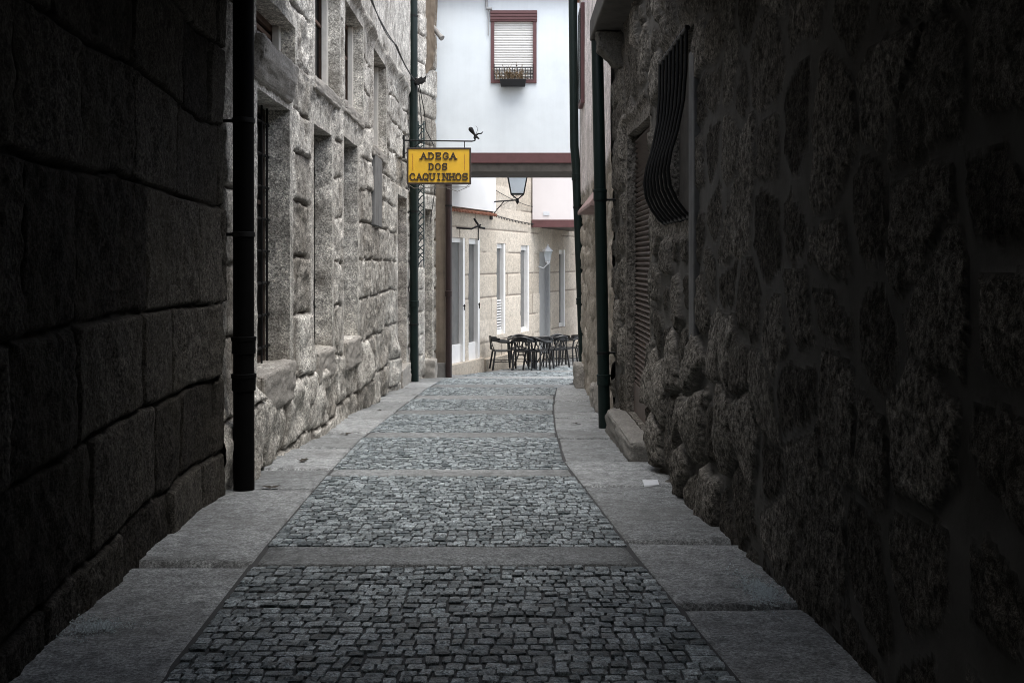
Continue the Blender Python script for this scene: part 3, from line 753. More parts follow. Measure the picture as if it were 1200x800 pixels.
# roller shutter door
m = MB(); z = SH[1][0]; x = 1.305; y0, y1 = SH[0][0] + .01, SH[0][1] - .01
while z < SH[1][1] - .05:
    q = .05
    m.add([(x - .008, y0, z), (x - .008, y1, z), (x - .045, y1, z + q * .45), (x - .045, y0, z + q * .45), (x - .008, y1, z + q), (x - .008, y0, z + q)], [(0, 1, 2, 3), (3, 2, 4, 5)]); z += q
d = m.build('door', M['rust_shutter'], E)
m = MB(); m.box(x - .05, x - .006, y0, y1, SH[1][0] + .002, SH[1][0] + .30); m.build('bottom_rail', M['rust_shutter'], d)
m = MB(); m.box(x + .003, x + .05, y0 - .01, y1 + .01, SH[1][0], SH[1][1]); m.build('backing', M['dark_wood'], d)
m = MB(); m.box(.74, 6, 4.62, 6.3, 2.84, 4.1); m.box(.86, 6, 6.301, 6.95, 3.06, 4.1); m.build('added_shade_jetty', M['concrete'], E)  # unseen boxes added to keep light off the near right wall
m = MB(); m.box(1.005, 1.36, 8.72, 10.92, -.72, -.335, jit=.02); m.build('step', solid_stone('worn_step_granite', (.14, .13, .115), (.32, .305, .28)), E, bevel=.035)
m = MB(); m.box(.87, 1.25, 9.3, 11.45, 3.67, 3.92, jit=.005); bal = m.build('balcony', M['dark_beam'], E, bevel=.02)
m = MB()
for yy in (10.85,): m.add([(.90, yy, 3.66), (1.22, yy, 3.66), (1.22, yy, 3.26), (1.10, yy, 3.30), (.92, yy, 3.48), (.90, yy + .28, 3.66), (1.22, yy + .28, 3.66), (1.22, yy + .28, 3.26), (1.10, yy + .28, 3.30), (.92, yy + .28, 3.48)], [(0, 1, 2, 3, 4), (5, 9, 8, 7, 6), (0, 4, 9, 5), (4, 3, 8, 9), (3, 2, 7, 8), (0, 5, 6, 1)])
m.build('corbel', solid_stone('corbel_granite', (.06, .055, .048), (.15, .14, .12)), bal, bevel=.02)

# ------------------------------------------------------------------ pink house on the right
F = empty('plastered_house', (1.6, 15, g(15)), 'house with worn pinkish white render over stone beyond the nearer green drainpipe', 'building')
def postF(U, Z, h, mo, sd, pl):
    e = sst(2.35, 2.45, Z + .22 * fbm(U * 1.1, Z * .8, 3, 3) + .05 * fbm(U * 6, Z * 6, 2, 4))
    return h * (1 - e) + e * (.06 + .006 * fbm(U * 2, Z * 2, 3, 6)), mo * (1 - e), sd, e * (1 - .35 * sst(.62, .7, vnoise(U * 2.1, Z * 1.3, 9)))
make_wall('wall', [(1.18, 11.63), (1.27, 15.5), (1.30, 18.85)], -1, -1.2, 6.0, lambda u: .035, .035, rubble(.42, .36, thr=(.05, .25), depth=.05, rough=.025, seed=33), M['rubble_far'], F, post=postF)
make_wall('side_wall', [(1.28, 18.86), (4.6, 19.3)], -1, -1.3, 6.2, lambda u: .06, .06, rubble(.42, .36, thr=(.05, .25), depth=.04, rough=.02, seed=38), M['rubble_far'], F, post=postF)
m = MB(); m.box(1.7, 4.6, 11.7, 18.7, -1.2, 5.9); m.build('rear_wall', M['concrete'], F)
m = MB(); m.add([(1.12, 11.6, 6.02), (1.12, 19.0, 6.02), (3, 19.0, 6.4), (3, 11.6, 6.4), (4.8, 19.0, 6.02), (4.8, 11.6, 6.02)], [(0, 1, 2, 3), (3, 2, 4, 5), (0, 3, 5), (1, 4, 2), (0, 5, 4, 1)]); m.build('roof', M['tile'], F)
m = MB(); m.box(1.165, 1.26, 17.3, 18.0, 3.9, 5.6); w = m.build('window', M['maroon'], F, bevel=.01)
m = MB(); m.box(1.155, 1.20, 17.38, 17.92, 3.98, 5.52); m.build('pane', M['glass'], w)
m = MB(); m.add([(1.0, 13.2, 1.98), (1.25, 13.2, 2.3), (1.25, 15.6, 2.3), (1.0, 15.6, 1.98), (1.0, 13.2, 1.93), (1.25, 13.2, 1.93), (1.25, 15.6, 1.93), (1.0, 15.6, 1.93)], [(0, 1, 2, 3), (0, 3, 7, 4), (4, 7, 6, 5), (0, 4, 5, 1), (3, 2, 6, 7), (1, 5, 6, 2)])
m.build('hood', M['pink'], F, bevel=.01)
for yy, ww, hh in [(13.0, .8, .34), (14.2, .5, .28), (17.9, .6, .4)]:
    m = MB(); m.box(1.10, 1.3, yy, yy + ww, g(yy) - .06, g(yy) + hh, jit=.03); m.build('boulder', SILL, F, bevel=.05)

# ------------------------------------------------------------------ far stone house
G = empty('shop_building', (0, 27, g(27)), 'far beige ashlar house with tall narrow white doors and windows behind the tables', 'building')
S0 = np.array([-1.35, 23.2]); DV = np.array([3.85, 10.8]); LEN = float(np.linalg.norm(DV)); UV = DV / LEN; NV = np.array([UV[1], -UV[0]])
T0 = -.055
fp = [S0 + DV * T0, S0 + DV * 1.7]
uu = lambda t: (t - T0) * LEN
def pt(t, off=0.): q = S0 + DV * t + NV * off; return q
OP = dict(door1=(-.025, .066, -1.10, 1.80), door2=(.0845, .148, -1.12, 1.78), win3=(.25, .306, -.62, 1.70), win4=(.41, .474, -.68, 1.68), door5=(.553, .644, -1.45, 1.52), win6=(.72, .776, -.75, 1.6))
make_wall('wall', fp, 1, -2.2, 5.0, lambda u: .05, .03, ashlar((.55, .57), (.8, 1.5), joint=.010, depth=.012, rough=.006, warp=.006, seed=8, tilt=.01, bulge=.006), M['beige_stone'], G,
          [dict(u=(uu(a), uu(b)), z=(c, d), depth=.16, fw=.0) for a, b, c, d in OP.values()])
m = MB(); m.obox(pt(T0, -.22), UV, -NV, LEN * 1.75, 5, -2.2, 5.0); m.build('rear_wall', M['concrete'], G)
m = MB(); m.obox(pt(T0, .3), UV, -NV, LEN * 1.76, 5.8, 5.02, 5.25); m.build('roof', M['tile'], G)
for a, b in ((-.05, .16), (.17, .54), (.66, 1.2)):
    m = MB(); m.obox(pt(a, .0), UV, NV, LEN * (b - a), .07, g(23.2 + 10.8 * b) - .2, -1.11 - .028 * (a * 10)); m.build('plinth', M['beige_stone'], G, bevel=.01)
def opening(kind, a, b, c, d, mat, name, glass=True, lower=0.):
    L = LEN * (b - a); fw = .10
    m = MB(); dep0 = -.15; th = .09
    m.obox(pt(a, dep0), UV, NV, fw, th, c, d); m.obox(pt(b, dep0) - UV * (fw * 1.25), UV, NV, fw * 1.25, th + .06, c, d)
    m.obox(pt(a, dep0) + UV * fw, UV, NV, L - 2.25 * fw, th, d - .13, d); m.obox(pt(a, dep0) + UV * fw, UV, NV, L - 2.25 * fw, th, c, c + (.42 if lower else .12))
    o = m.build(name, mat, G, bevel=.004)
    if glass:
        m = MB(); m.obox(pt(a, -.13) + UV * .06, UV, NV, L - .14, .02, c + .08, d - .08); m.build('pane', M['clear_glass'], o)
    if kind == 'door':
        m = MB(); q = pt(b, -.0) - UV * .1; m.tube([(*(q + NV * .03), .1), (*(q + NV * .03), .24)], .012, 6); m.tube([(*(q - NV * .05), .2), (*(q + NV * .05), .2)], .012, 6); m.build('handle', M['iron'], o)
    if lower and kind != 'door':
        pass
    return o
opening('door', *OP['door1'], M['white_paint'], 'door', lower=1)
opening('door', *OP['door2'], M['white_paint'], 'door', lower=1)
w3 = opening('win', *OP['win3'], M['white_paint'], 'window')
a, b, c, d = OP['win3']; m = MB()
for k in range(11): m.obox(pt(a, -.09) + UV * .10, UV, NV, LEN * (b - a) - .24, .03, c + .14 + k * .07, c + .175 + k * .07)
m.build('vent', M['white_paint'], w3)
opening('win', *OP['win4'], M['white_paint'], 'window')
a, b, c, d = OP['door5']; m = MB(); m.obox(pt(a, -.15), UV, NV, LEN * (b - a), .06, c, d); m.obox(pt(b, -.089) - UV * .16, UV, NV, .155, .09, c, d); m.obox(pt(a, -.089), UV, NV, .1, .03, c, d); m.build('door', M['grey_paint'], G, bevel=.004)['label'] = 'grey painted door'
opening('win', *OP['win6'], M['white_paint'], 'window')
# white upper storey on the left of the far house, with its tiled lower edge
m = MB(); m.obox(pt(T0, .004), UV, NV, LEN * (.213 - T0), .13, 2.47, 4.98); up = m.build('upper_wall', M['brightwhite'], G)
m = MB(); nt_ = 34
for k in range(nt_):
    q = pt(T0 + (.213 - T0) * (k + .5) / nt_, -.0); m.tube([(*q, 2.42), (*(q + NV * .17), 2.38)], .034, 8)
m.build('tile_edge', M['tile'], up)

# second bridging house
H = empty('bridge_house', (2, 29.5, 2.2), 'plain pale house bridging the far end of the lane over a maroon beam', 'building')
make_wall('wall', [(.57, 28.45), (4.2, 28.45)], 1, 2.40, 4.6, lambda u: .15, .15, lambda U, Z: (.005 * fbm(U, Z, 2, 3), 0 * U, 0 * U, 0 * U), M['warmwhite'], H)
m = MB(); m.box(.55, 4.2, 28.41, 28.7, 2.19, 2.395); m.build('beam', M['maroon'], H, bevel=.006)
m = MB(); m.box(.85, 4.2, 28.71, 32, 2.19, 2.30); m.build('soffit', M['dark_wood'], H)
m = MB(); m.box(.7, 4.2, 31.9, 32, 2.31, 4.6); m.box(.6, 4.2, 28.72, 31.9, 4.4, 4.6); m.box(4.1, 4.2, 28.72, 31.9, 2.31, 4.4); m.build('rear_wall', M['warmwhite'], H)
m = MB(); m.box(.87, 1.04, 28.43, 28.449, 2.52, 2.62); m.build('plaque', M['plastic_white'], H)
m = MB(); m.box(3.7, 4.2, 28.5, 32, -2.2, 2.188); m.build('pillar', M['warmwhite'], H)

# ------------------------------------------------------------------ sign
SY = 19.0
sx = lambda p: (p - 600) / 1200 * SY
sz = lambda p: EYE + (308 - p) / 1200 * SY
X0, X1, Z0, Z1 = sx(477.3), sx(552), sz(216), sz(173.5)
sg = empty('hanging_sign', (X0, SY, Z0), 'yellow rectangular hanging sign reading ADEGA DOS CAQUINHOS on an iron bracket', 'sign')
m = MB(); m.box(X0 + .012, X1 - .012, SY - .05, SY + .05, Z0 + .012, Z1 - .012); m.build('panel', M['yellow'], sg)
m = MB()
for a in ((X0, X0 + .028, Z0, Z1), (X1 - .028, X1, Z0, Z1), (X0 + .0285, X1 - .0285, Z0, Z0 + .028), (X0 + .0285, X1 - .0285, Z1 - .028, Z1)): m.box(a[0], a[1], SY - .065, SY + .065, a[2], a[3])
m.build('frame', M['dark_wood'], sg, bevel=.004)
GL = {'A': [[(0, 0), (.5, 1), (1, 0)], [(.22, .38), (.78, .38)]], 'D': [[(.12, 0), (.12, 1)], [(0, 1), (.6, 1), (.95, .72), (.95, .28), (.6, 0), (0, 0)]],
      'E': [[(.12, 0), (.12, 1)], [(0, 1), (.9, 1), (.9, .78)], [(.12, .52), (.7, .52)], [(0, 0), (.9, 0), (.9, .22)]],
      'G': [[(.95, .78), (.7, 1), (.3, 1), (.02, .7), (.02, .3), (.3, 0), (.7, 0), (.95, .25), (.95, .45), (.55, .45)]],
      'O': [[(.3, 0), (.7, 0), (.98, .3), (.98, .7), (.7, 1), (.3, 1), (.02, .7), (.02, .3), (.3, 0)]],
      'S': [[(.92, .75), (.92, 1), (.3, 1), (.06, .8), (.06, .62), (.3, .52), (.7, .5), (.94, .36), (.94, .18), (.7, 0), (.08, 0), (.08, .25)]],
      'C': [[(.92, .72), (.75, 1), (.3, 1), (.02, .7), (.02, .3), (.3, 0), (.75, 0), (.95, .25)]],
      'Q': [[(.3, 0), (.7, 0), (.98, .3), (.98, .7), (.7, 1), (.3, 1), (.02, .7), (.02, .3), (.3, 0)], [(.5, .25), (.95, -.12)]],
      'U': [[(.1, 1), (.1, .25), (.35, 0), (.65, 0), (.9, .25), (.9, 1)]], 'I': [[(.5, 0), (.5, 1)]],
      'N': [[(.08, 0), (.08, 1), (.92, 0), (.92, 1)]], 'H': [[(.08, 0), (.08, 1)], [(.92, 0), (.92, 1)], [(.08, .5), (.92, .5)]]}
SERIF = {'A': [(0, 0), (1, 0)], 'U': [(.1, 1), (.9, 1)], 'I': [(.5, 0), (.5, 1)], 'N': [(.08, 1), (.08, 0), (.92, 1)], 'H': [(.08, 0), (.08, 1), (.92, 0), (.92, 1)], 'D': [], 'E': []}
def stroke(m, a, b, t, y0, y1):
    a = np.array(a); b = np.array(b); d = (b - a) / (np.linalg.norm(b - a) + 1e-9); n = np.array([-d[1], d[0]]) * t / 2; a = a - d * t * .4; b = b + d * t * .4
    c = [a + n, b + n, b - n, a - n]
    m.add([(p[0], y0, p[1]) for p in c] + [(p[0], y1, p[1]) for p in c], [(0, 1, 2, 3), (7, 6, 5, 4), (0, 4, 5, 1), (1, 5, 6, 2), (2, 6, 7, 3), (3, 7, 4, 0)])
u_ = (X1 - X0) / 700.
ZX = lambda q: X0 + (q - 118) * u_; ZZ = lambda q: Z1 - (q - 318) * (Z1 - Z0) / 390.
for txt, xa, xb, ya, yb in (('ADEGA', 272, 655, 376, 440), ('DOS', 358, 558, 490, 552), ('CAQUINHOS', 152, 776, 596, 664)):
    pit = (xb - xa + 22) / len(txt); m = MB()
    for i, ch in enumerate(txt):
        cw = pit - 25 if len(txt) < 9 else pit - 18
        bx = xa + i * pit; Pp = lambda p: (ZX(bx + p[0] * cw), ZZ(yb - p[1] * (yb - ya)))
        eps = i * .0004
        for k_, pl in enumerate(GL[ch]):
            for q in range(len(pl) - 1): stroke(m, Pp(pl[q]), Pp(pl[q + 1]), .021, SY - .068 - eps - .0005 * (k_ * 3 + q % 3), SY - .0495)
        for s_ in SERIF.get(ch, []):
            p = Pp(s_); stroke(m, (p[0] - .02, p[1]), (p[0] + .02, p[1]), .022, SY - .0722 - eps, SY - .0495)
    m.build('lettering', M['letter'], sg)
for q in (180, 747):
    m = MB()
    for z in range(14):
        zz = 385 + z * 13; m.box(ZX(q) - .005 + .004 * (z % 2), ZX(q) + .005 + .004 * (z % 2), SY - .054, SY - .0495, ZZ(zz + 10), ZZ(zz))
    m.build('ornament', M['sign_red'], sg)
m = MB(); zb = sz(165)
m.tube([(-2.03, SY, zb + .01), (X0, SY, zb + .005), (sx(553), SY, zb - .01), (sx(556.5), SY, zb), (sx(557), SY, sz(161))], .013, 8)
for x in (X0 + .42, X1 - .12): m.tube([(x, SY, zb), (x, SY, Z1)], .008, 6)
m.tube([(-2.0, SY, zb - .25), (X0 + .3, SY, zb)], .009, 6); m.box(-2.06, -1.99, SY - .05, SY + .05, zb - .32, zb + .1)
br = m.build('bracket', M['iron'], sg)
# twisted iron figure at the tip
m = MB(); Q = lambda px_, py_: (sx(px_), SY, sz(py_))
m.tube([Q(550.2, 149.5), Q(551.3, 151), Q(553, 153.5), Q(555.5, 157), Q(558.5, 160.5), Q(561.5, 163)], [.02, .045, .04, .022, .022, .012], 8)
m.tube([Q(557.5, 159), Q(560.5, 156.8), Q(564, 156.6), Q(566, 154.5)], [.018, .014, .012, .008], 6)
m.tube([Q(556.5, 158), Q(555.6, 161.5), Q(557, 164.5)], .013, 6); m.tube([Q(557.8, 158), Q(560, 151), Q(557.5, 147.5)], [.004, .004, .003], 5)
m.build('finial', M['iron'], br)
m = MB()
m.tube([(X0 + .03, SY, Z0 - .01), (X0 + .12, SY + .03, Z0 - .07), (X0 + .5, SY + .04, Z0 - .055), (X1 - .1, SY + .03, Z0 - .05), (X1 - .03, SY, Z0 - .005)], .007, 6)
m.tube([(X1 - .45, SY + .05, Z0 - .07), (X1 - .25, SY + .05, Z0 - .13), (X1 - .02, SY + .04, Z0 - .03)], .006, 6)
m.build('cable', M['pale_cable'], sg)

# iron trellis strip next to the green pipe
tr = empty('iron_trellis', (-1.8, 20.2, 1.1), 'narrow teal iron scrollwork strip hanging beside the green drainpipe', 'trellis')
m = MB()
for dx in (0, .115): m.tube([(-1.845 + dx, 20.12, 3.98), (-1.845 + dx, 20.12, 1.1)], .013, 6)
for k in range(20):
    z = 1.15 + k * .14; m.tube([(-1.845, 20.12, z), (-1.79, 20.10, z + .08), (-1.73, 20.12, z + .13)], .012, 5)
    if k % 3: m.tube([(-1.73, 20.12, z), (-1.79, 20.14, z + .05), (-1.845, 20.12, z + .11)], .012, 5)
m.build('scrollwork', M['teal'], tr)

# cables
def sag(p, q, s_, n=12):
    p = np.array(p); q = np.array(q); return [p + (q - p) * t - np.array([0, 0, s_ * 4 * t * (1 - t)]) for t in np.linspace(0, 1, n)]
m = MB(); random.seed(3)
for j in range(3):
    p = (-1.93, 10.5, 4.82 + .03 * j); 
    for y0 in (10.5, 13.5, 16.5):
        m.tube(sag((-1.90 + .02 * j, y0, 4.74 - .015 * j), (-1.90 + .02 * j, y0 + 3.0 + (.25 if y0 > 16 else 0), 4.74 - .015 * j), .04 + .05 * j * random.random()), .007, 6)
for k in range(7): m.tube([(-1.84 + random.uniform(-.05, .1), 19.85, 4.62 + random.uniform(0, .1)), (-1.8 + random.uniform(-.02, .14), 19.82, 4.7 + random.uniform(-.05, .1)), (-1.82 + random.uniform(-.05, .1), 19.88, 4.75 + random.uniform(-.1, .05))], .03, 6)
m.tube([(-1.80, 19.9, 4.65), (-1.74, 20.3, 4.2), (-1.72, 20.5, 3.85), (-1.60, 21.0, 3.6), (-1.57, 21.3, 3.1), (-1.62, 21.3, 2.6), (-1.70, 21.2, 2.0)], .009, 6)
m.tube([(-1.82, 19.9, 4.6), (-1.78, 20.2, 4.0), (-1.80, 20.2, 3.2)], .008, 6)
tag(m.build('cable', M['cable'], smooth=True), 'bundle of black cables along the left wall ending in a tangle at the green pipe', 'cable')
m = MB(); c0 = pt(.205, .10); c1 = pt(.51, .08)
pts = sag((*c0, 2.40), (*c1, 2.28), .03, 30); m.tube(pts, .010, 6)
for p in pts[1:-1]: m.tube([p, p - np.array([0, 0, .05])], .012, 5)
m.tube(sag((*pt(.215, .05), 3.05), (*pt(.49, .05), 2.75), .05), .008, 5); m.tube(sag((*pt(.215, .05), 2.5), (*pt(.40, .05), 3.1), .03), .006, 5)
tag(m.build('cable', M['cable']), 'string of wires with small beads strung across the far beige house', 'cable')
m = MB(); m.tube([(-1.70, 21.3, 6.17), (-1.47, 21.15, 5.86)], .05, 10); m.tube([(-1.47, 21.15, 5.86), (-1.44, 21.13, 5.83)], .06, 10)
tag(m.build('water_spout', M['concrete'], smooth=True), 'short slanted spout pipe poking out of the left corner near the top', 'spout')

# ------------------------------------------------------------------ lanterns
ln = empty('street_lantern', (.13, 24.4, 2.6), 'large black framed street lantern with milk glass under the white bridge house', 'lantern')
cx, cy = .13, 24.4
zt, zb_ = EYE + (308 - 203) / 1200 * 24.4, EYE + (308 - 227.5) / 1200 * 24.4
m = MB(); a, b = .245, .15
m.add([(cx - b, cy - b, zb_), (cx + b, cy - b, zb_), (cx + b, cy + b, zb_), (cx - b, cy + b, zb_), (cx - a, cy - a, zt), (cx + a, cy - a, zt), (cx + a, cy + a, zt), (cx - a, cy + a, zt)], [(0, 3, 2, 1), (4, 5, 6, 7), (0, 1, 5, 4), (1, 2, 6, 5), (2, 3, 7, 6), (3, 0, 4, 7)])
m.build('glass', M['lamp_glass'], ln)
m = MB(); 
for sx_, sy_ in ((-1, -1), (1, -1), (1, 1), (-1, 1)): m.tube([(cx + sx_ * b, cy + sy_ * b, zb_), (cx + sx_ * a, cy + sy_ * a, zt)], .015, 6)
for q, z in ((b, zb_), (a, zt)):
    c4 = [(cx - q, cy - q, z), (cx + q, cy - q, z), (cx + q, cy + q, z), (cx - q, cy + q, z)]
    for i in range(4): m.tube([c4[i], c4[(i + 1) % 4]], .015, 6)
m.add([(cx - a - .03, cy - a - .03, zt + .012), (cx + a + .03, cy - a - .03, zt + .012), (cx + a + .03, cy + a + .03, zt + .012), (cx - a - .03, cy + a + .03, zt + .012), (cx - .07, cy - .07, zt + .2), (cx + .07, cy - .07, zt + .2), (cx + .07, cy + .07, zt + .2), (cx - .07, cy + .07, zt + .2)], [(0, 3, 2, 1), (4, 5, 6, 7), (0, 1, 5, 4), (1, 2, 6, 5), (2, 3, 7, 6), (3, 0, 4, 7)])
m.lathe((cx, cy, zt + .2), [(.05, 0), (.06, .05), (.02, .1), (.005, .16)], 10)
for sx_, sy_ in ((-1, -1), (1, -1), (1, 1), (-1, 1)): m.tube([(cx + sx_ * b, cy + sy_ * b, zb_), (cx, cy, zb_ - .13)], .014, 6)
m.lathe((cx, cy, zb_ - .24), [(.01, 0), (.045, .06), (.03, .11), (.05, .14)], 10)
m.build('frame', M['iron'], ln)
m = MB(); q = pt(.215, .0); zz = zb_ - .14
m.tube([(*q, zz + .02), (cx, cy, zz)], .018, 8); m.tube([(*q, zz - .35), (.5 * (q[0] + cx), .5 * (q[1] + cy), zz)], .012, 6); m.obox(pt(.205, .0), UV, NV, .16, .03, zz - .42, zz + .1)
m.build('bracket', M['iron'], ln)
wl = empty('wall_lantern', (*pt(.545, .25), 1.2), 'small white wall lantern beside the grey door of the far house', 'lantern')
q = pt(.545, .28); m = MB(); m.lathe((q[0], q[1], 1.26), [(.075, 0), (.12, .26)], 6); m.build('glass', M['lamp_glass'], wl)
m = MB(); m.lathe((q[0], q[1], 1.52), [(.15, 0), (.15, .02), (.05, .13), (.02, .16), (.02, .2)], 6); m.build('cap', M['plastic_white'], wl); m = MB(); m.lathe((q[0], q[1], 1.16), [(.02, 0), (.06, .05), (.08, .095)], 6); m.build('base', M['plastic_white'], wl)
m = MB(); p_ = pt(.545, .0); m.tube([(*p_, 1.1), (*pt(.545, .15), 1.05), (q[0], q[1], 1.17)], .015, 6); m.build('arm', M['plastic_white'], wl)
hk = MB(); q = pt(.02, .0)
hk.tube([(*q, 2.0), (*pt(.04, .28), 1.98), (*pt(.06, .42), 2.08)], .022, 6); hk.tube([(*pt(.05, .30), 2.22), (*pt(.06, .40), 2.02), (*pt(.075, .45), 2.0)], .026, 6); hk.tube([(*pt(.055, .38), 2.04), (*pt(.055, .38), 1.72)], .014, 6)
tag(hk.build('iron_hook', M['iron']), 'twisted black iron hook on the wall above the far white doors', 'hook')

# ------------------------------------------------------------------ tables and chairs
def chair_proto():
    r = empty('armchair', (0, 0, 0))
    m = MB(); n = 14
    pts = [(.235 * math.cos(t), .235 * math.sin(t)) for t in np.linspace(0, 2 * math.pi, n, endpoint=False)]
    sq_ = [(math.copysign(abs(c / .235) ** .5, c) * .225, math.copysign(abs(s / .235) ** .5, s) * .22) for c, s in pts]
    vs = [(x, y, .44) for x, y in sq_] + [(x, y, .465) for x, y in sq_]
    m.add(vs, [tuple(range(n))[::-1], tuple(range(n, 2 * n))] + [(i, (i + 1) % n, n + (i + 1) % n, n + i) for i in range(n)]); m.build('seat', M['black_plastic'], r, local=True)
    arc = [(.28 * math.cos(t), .02 + .27 * math.sin(t)) for t in np.linspace(math.pi * -.08, math.pi * 1.08, 15)]
    m = MB(); m.tube([(arc[0][0] - .0, -.22, .66)] + [(x, y, .68 + .12 * max(0, math.sin(t)) ** 2) for (x, y), t in zip(arc, np.linspace(math.pi * -.08, math.pi * 1.08, 15))] + [(arc[-1][0], -.22, .66)], .028, 8); m.build('armrest', M['black_plastic'], r, local=True, smooth=True)
    m = MB(); ov = [(.11 * math.cos(t), .255 + .02 * abs(math.sin(t)), .625 + .125 * math.sin(t)) for t in np.linspace(0, 2 * math.pi, 17)]
    m.tube(ov, .014, 6, caps=False); m.tube([(0, .27, .50), (.02, .27, .6), (-.02, .275, .66), (0, .28, .75)], .010, 6)
    for sx in (-1, 1): m.tube([(sx * .19, .2, .45), (sx * .15, .262, .62), (sx * .12, .28, .78)], .013, 6); m.tube([(sx * .15, .262, .62), (sx * .10, .262, .62)], .010, 6)
    m.tube([(-.19, .21, .47), (0, .25, .505), (.19, .21, .47)], .016, 6)
    nb = 12; band = []
    for zz in (.665, .765):
        for rr_ in (.262, .286): band += [(rr_ * math.cos(t) , .02 + rr_ * math.sin(t) * .97, zz + .03 * math.sin(t)) for t in np.linspace(.25, math.pi - .25, nb)]
    for (a_, b_) in ((0, 1), (3, 2), (1, 3), (2, 0)): m.add(band, [(a_ * nb + i, a_ * nb + i + 1, b_ * nb + i + 1, b_ * nb + i) for i in range(nb - 1)])
    m.build('backrest', M['black_plastic'], r, local=True, smooth=True)
    for sx, sy in ((-1, -1), (1, -1), (1, 1), (-1, 1)):
        m = MB(); top = (sx * .27, -.20, .67) if sy < 0 else (sx * .19, .20, .46)
        m.tube([top, (sx * .20, sy * .19, .45), (sx * .235, sy * .26, 0)] if sy > 0 else [top, (sx * .225, -.2, .45), (sx * .235, -.24, 0)], .023, 6); m.build('leg', M['black_plastic'], r, local=True, smooth=True)
    m = MB(); m.tube([(-.22, -.21, .2), (-.22, .23, .2)], .009, 6); m.tube([(.22, -.21, .2), (.22, .23, .2)], .009, 6); m.tube([(-.22, .01, .2), (.22, .01, .2)], .009, 6); m.build('stretcher', M['black_plastic'], r, local=True)
    return r
def table_proto():
    r = empty('cafe_table', (0, 0, 0)); m = MB(); m.lathe((0, 0, .725), [(.34, 0), (.35, .008), (.35, .022), (.34, .03)], 28); m.build('tabletop', M['black_plastic'], r, local=True, smooth=True)
    for k in range(4):
        a = math.pi / 4 + k * math.pi / 2; m = MB(); m.tube([(.05 * math.cos(a), .05 * math.sin(a), .72), (.08 * math.cos(a), .08 * math.sin(a), .35), (.29 * math.cos(a), .29 * math.sin(a), 0)], .015, 6); m.build('leg', M['black_plastic'], r, local=True)
    m = MB(); m.lathe((0, 0, .33), [(.085, 0), (.085, .02)], 12); m.build('brace', M['black_plastic'], r, local=True)
    return r
def copy_thing(o):
    c = o.copy(); COL.objects.link(c)
    for ch in o.children:
        d = ch.copy(); COL.objects.link(d); d.parent = c
    return c
SP = -math.atan(SL)
def place(o, x, y, rz, label, cat, group):
    o.location = (x, y, g(y) + .006); o.rotation_euler = (0, 0, R(rz)); tag(o, label, cat, group); return o
ch = chair_proto(); tb = table_proto()
CH = [(-.25, 24.9, 100, 'black armchair with open oval back, leftmost of the cafe chairs by the white doors'),
      (.28, 24.6, 170, 'black armchair with its back to the camera, in front of the nearer round table'),
      (.18, 26.0, 0, 'black armchair behind the nearer round table, against the beige house'),
      (.72, 25.3, 200, 'black armchair standing between the two round tables, in the middle of the row'),
      (1.12, 26.0, -150, 'black armchair in front of the farther round table, right of the middle'),
      (1.30, 26.9, 20, 'black armchair behind the farther round table, close to the grey door'),
      (.60, 24.75, 150, 'black armchair turned towards the door, nearest to the camera right of the middle'),
      (1.55, 27.6, -85, 'black armchair standing apart at the right end of the row, seen side on')]
for i, (x, y, rz, lb) in enumerate(CH):
    place(ch if i == 0 else copy_thing(ch), x, y, rz, lb, 'chair', 'black cafe armchairs')
TB = [(.22, 25.3, 0, 'nearer black round cafe table among the left armchairs'), (.86, 26.4, 20, 'farther black round cafe table among the right armchairs')]
for i, (x, y, rz, lb) in enumerate(TB):
    place(tb if i == 0 else copy_thing(tb), x, y, rz, lb, 'table', 'black cafe tables')

# ------------------------------------------------------------------ small litter
def leaf(x, y, s_, label):
    random.seed(int(x * 1000 + y * 77)); m = MB(); z = g(y) + .012
    for k in range(5):
        a = random.uniform(0, 6.28); l = s_ * random.uniform(.6, 1.2); c, s = math.cos(a), math.sin(a); w = l * .3
        m.add([(x, y, z), (x + c * l * .5 - s * w, y + s * l * .5 + c * w, z + .012 * random.random()), (x + c * l, y + s * l, z + .02 * random.random()), (x + c * l * .5 + s * w, y + s * l * .5 - c * w, z + .014 * random.random())], [(0, 1, 2, 3)])
    tag(m.build('dry_leaf', M['leaf']), label, 'leaf', 'dry leaves on the pavement')
gx = lambda px_, py_: ((px_ - 600) / 1200 * (1440 / (py_ - 375)), 1440 / (py_ - 375))
for px_, py_, s_, lb in ((316, 573.5, .085, 'dark crumpled leaf on the left pavement, nearest to the black drainpipe'), (357, 541, .08, 'dark crumpled leaf on the left pavement, second from the black drainpipe'),
                         (404, 509.5, .08, 'dark crumpled leaf on the left pavement, third from the black drainpipe'), (448, 482, .08, 'dark crumpled leaf on the left pavement, farthest from the black drainpipe'),
                         (678, 498, .085, 'dark crumpled leaf on the right pavement beside the nearer green drainpipe')):
    leaf(*gx(px_, py_), s_, lb)
x, y = gx(763, 567.5)
m = MB(); m.box(x - .055, x + .055, y - .10, y + .10, g(y) + .006, g(y) + .013, jit=.012)
tag(m.build('paper_scrap', M['plastic_white']), 'pale scrap of paper lying at the foot of the right wall', 'litter')
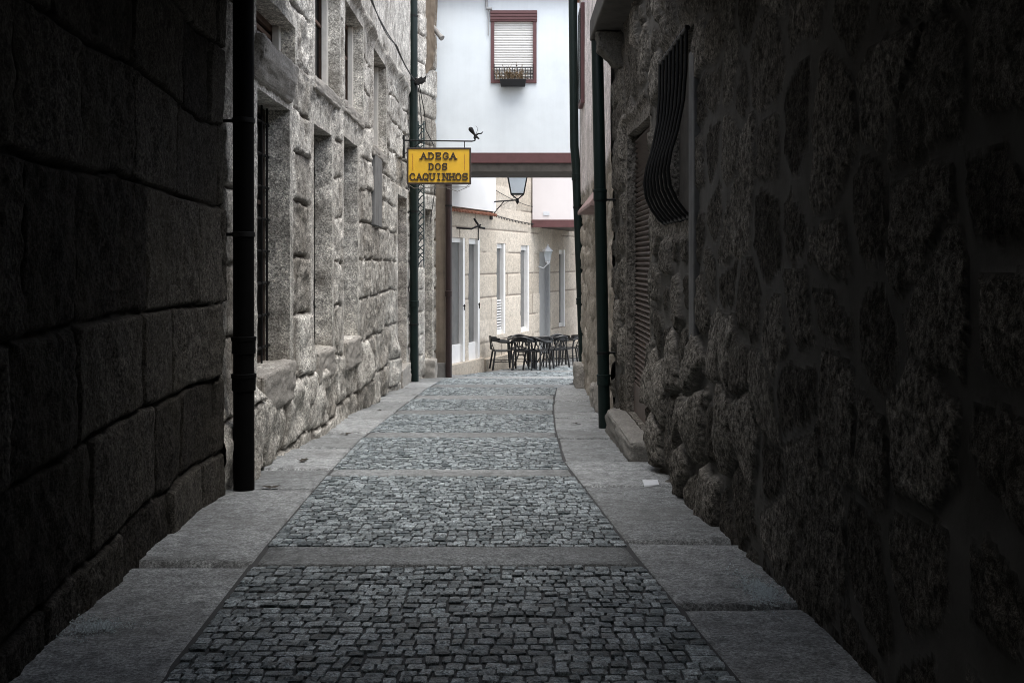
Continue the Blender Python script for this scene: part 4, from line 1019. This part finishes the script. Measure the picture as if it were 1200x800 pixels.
def grit(px_, py_, sx_, sy_, n, seed):
    random.seed(seed); x0, y0 = gx(px_, py_); m = MB()
    for k in range(n):
        a = random.uniform(0, 6.28); r_ = min(1.4, abs(random.gauss(0, .55))) * (.8 + .25 * math.sin(a * 3 + seed) + .15 * math.sin(a * 7)); x = x0 + sx_ * r_ * math.cos(a); y = y0 + sy_ * r_ * math.sin(a)
        s = random.uniform(.0028, .0072); z = g(y) + .004
        m.add([(x + s * random.uniform(.6, 1.3), y, z), (x, y + s * random.uniform(.6, 1.3), z), (x - s, y, z), (x, y - s, z), (x + random.uniform(-s, s) * .4, y, z + s * random.uniform(.7, 1.5))], [(0, 1, 4), (1, 2, 4), (2, 3, 4), (3, 0, 4)])
    tag(m.build('grit', M['grit']), kind='stuff')
grit(112, 735, .17, .16, 700, 1); grit(893, 693, .12, .36, 1300, 2)

# ------------------------------------------------------------------ light, camera, render
w = bpy.data.worlds.new('World'); SC.world = w; w.use_nodes = True; nt = w.node_tree
bg = nt.nodes['Background']; sk = nt.nodes.new('ShaderNodeTexSky'); sk.sky_type = 'NISHITA'; sk.sun_disc = False
ELEV, AZ = 75., 138.               # sun high behind the camera and a little to the right
sk.sun_elevation = R(ELEV); sk.sun_rotation = R(AZ); sk.air_density = 1.0; sk.dust_density = 2.0
hs = nt.nodes.new('ShaderNodeHueSaturation'); hs.inputs['Saturation'].default_value = .38; nt.links.new(sk.outputs[0], hs.inputs['Color']); nt.links.new(hs.outputs[0], bg.inputs[0]); bg.inputs[1].default_value = .15
sd = bpy.data.lights.new('Sun', 'SUN'); sd.energy = 1.5; sd.angle = R(55); sd.color = (1., .975, .94)
so = bpy.data.objects.new('Sun', sd); COL.objects.link(so)
from mathutils import Vector
dv = Vector((math.sin(R(AZ)) * math.cos(R(ELEV)), math.cos(R(AZ)) * math.cos(R(ELEV)), math.sin(R(ELEV))))
so.rotation_euler = dv.to_track_quat('Z', 'Y').to_euler(); so.location = (0, 0, 20)
cd = bpy.data.cameras.new('Camera'); cam = bpy.data.objects.new('Camera', cd); COL.objects.link(cam); SC.camera = cam
cam.location = (0, 0, EYE); cam.rotation_euler = (R(90), 0, 0)
cd.sensor_width = 36; cd.lens = 36; cd.shift_y = -92 / 1200; cd.clip_start = .05; cd.clip_end = 500
vs_ = SC.view_settings; vs_.view_transform = 'Standard'; vs_.look = 'None'; vs_.gamma = 1; vs_.exposure = 1.6; vs_.use_curve_mapping = False
SC.render.engine = 'CYCLES'
SC.cycles.use_denoising = True; SC.cycles.filter_width = 1.0; SC.cycles.max_bounces = 8; SC.cycles.diffuse_bounces = 5
SC.cycles.sample_clamp_indirect = 6
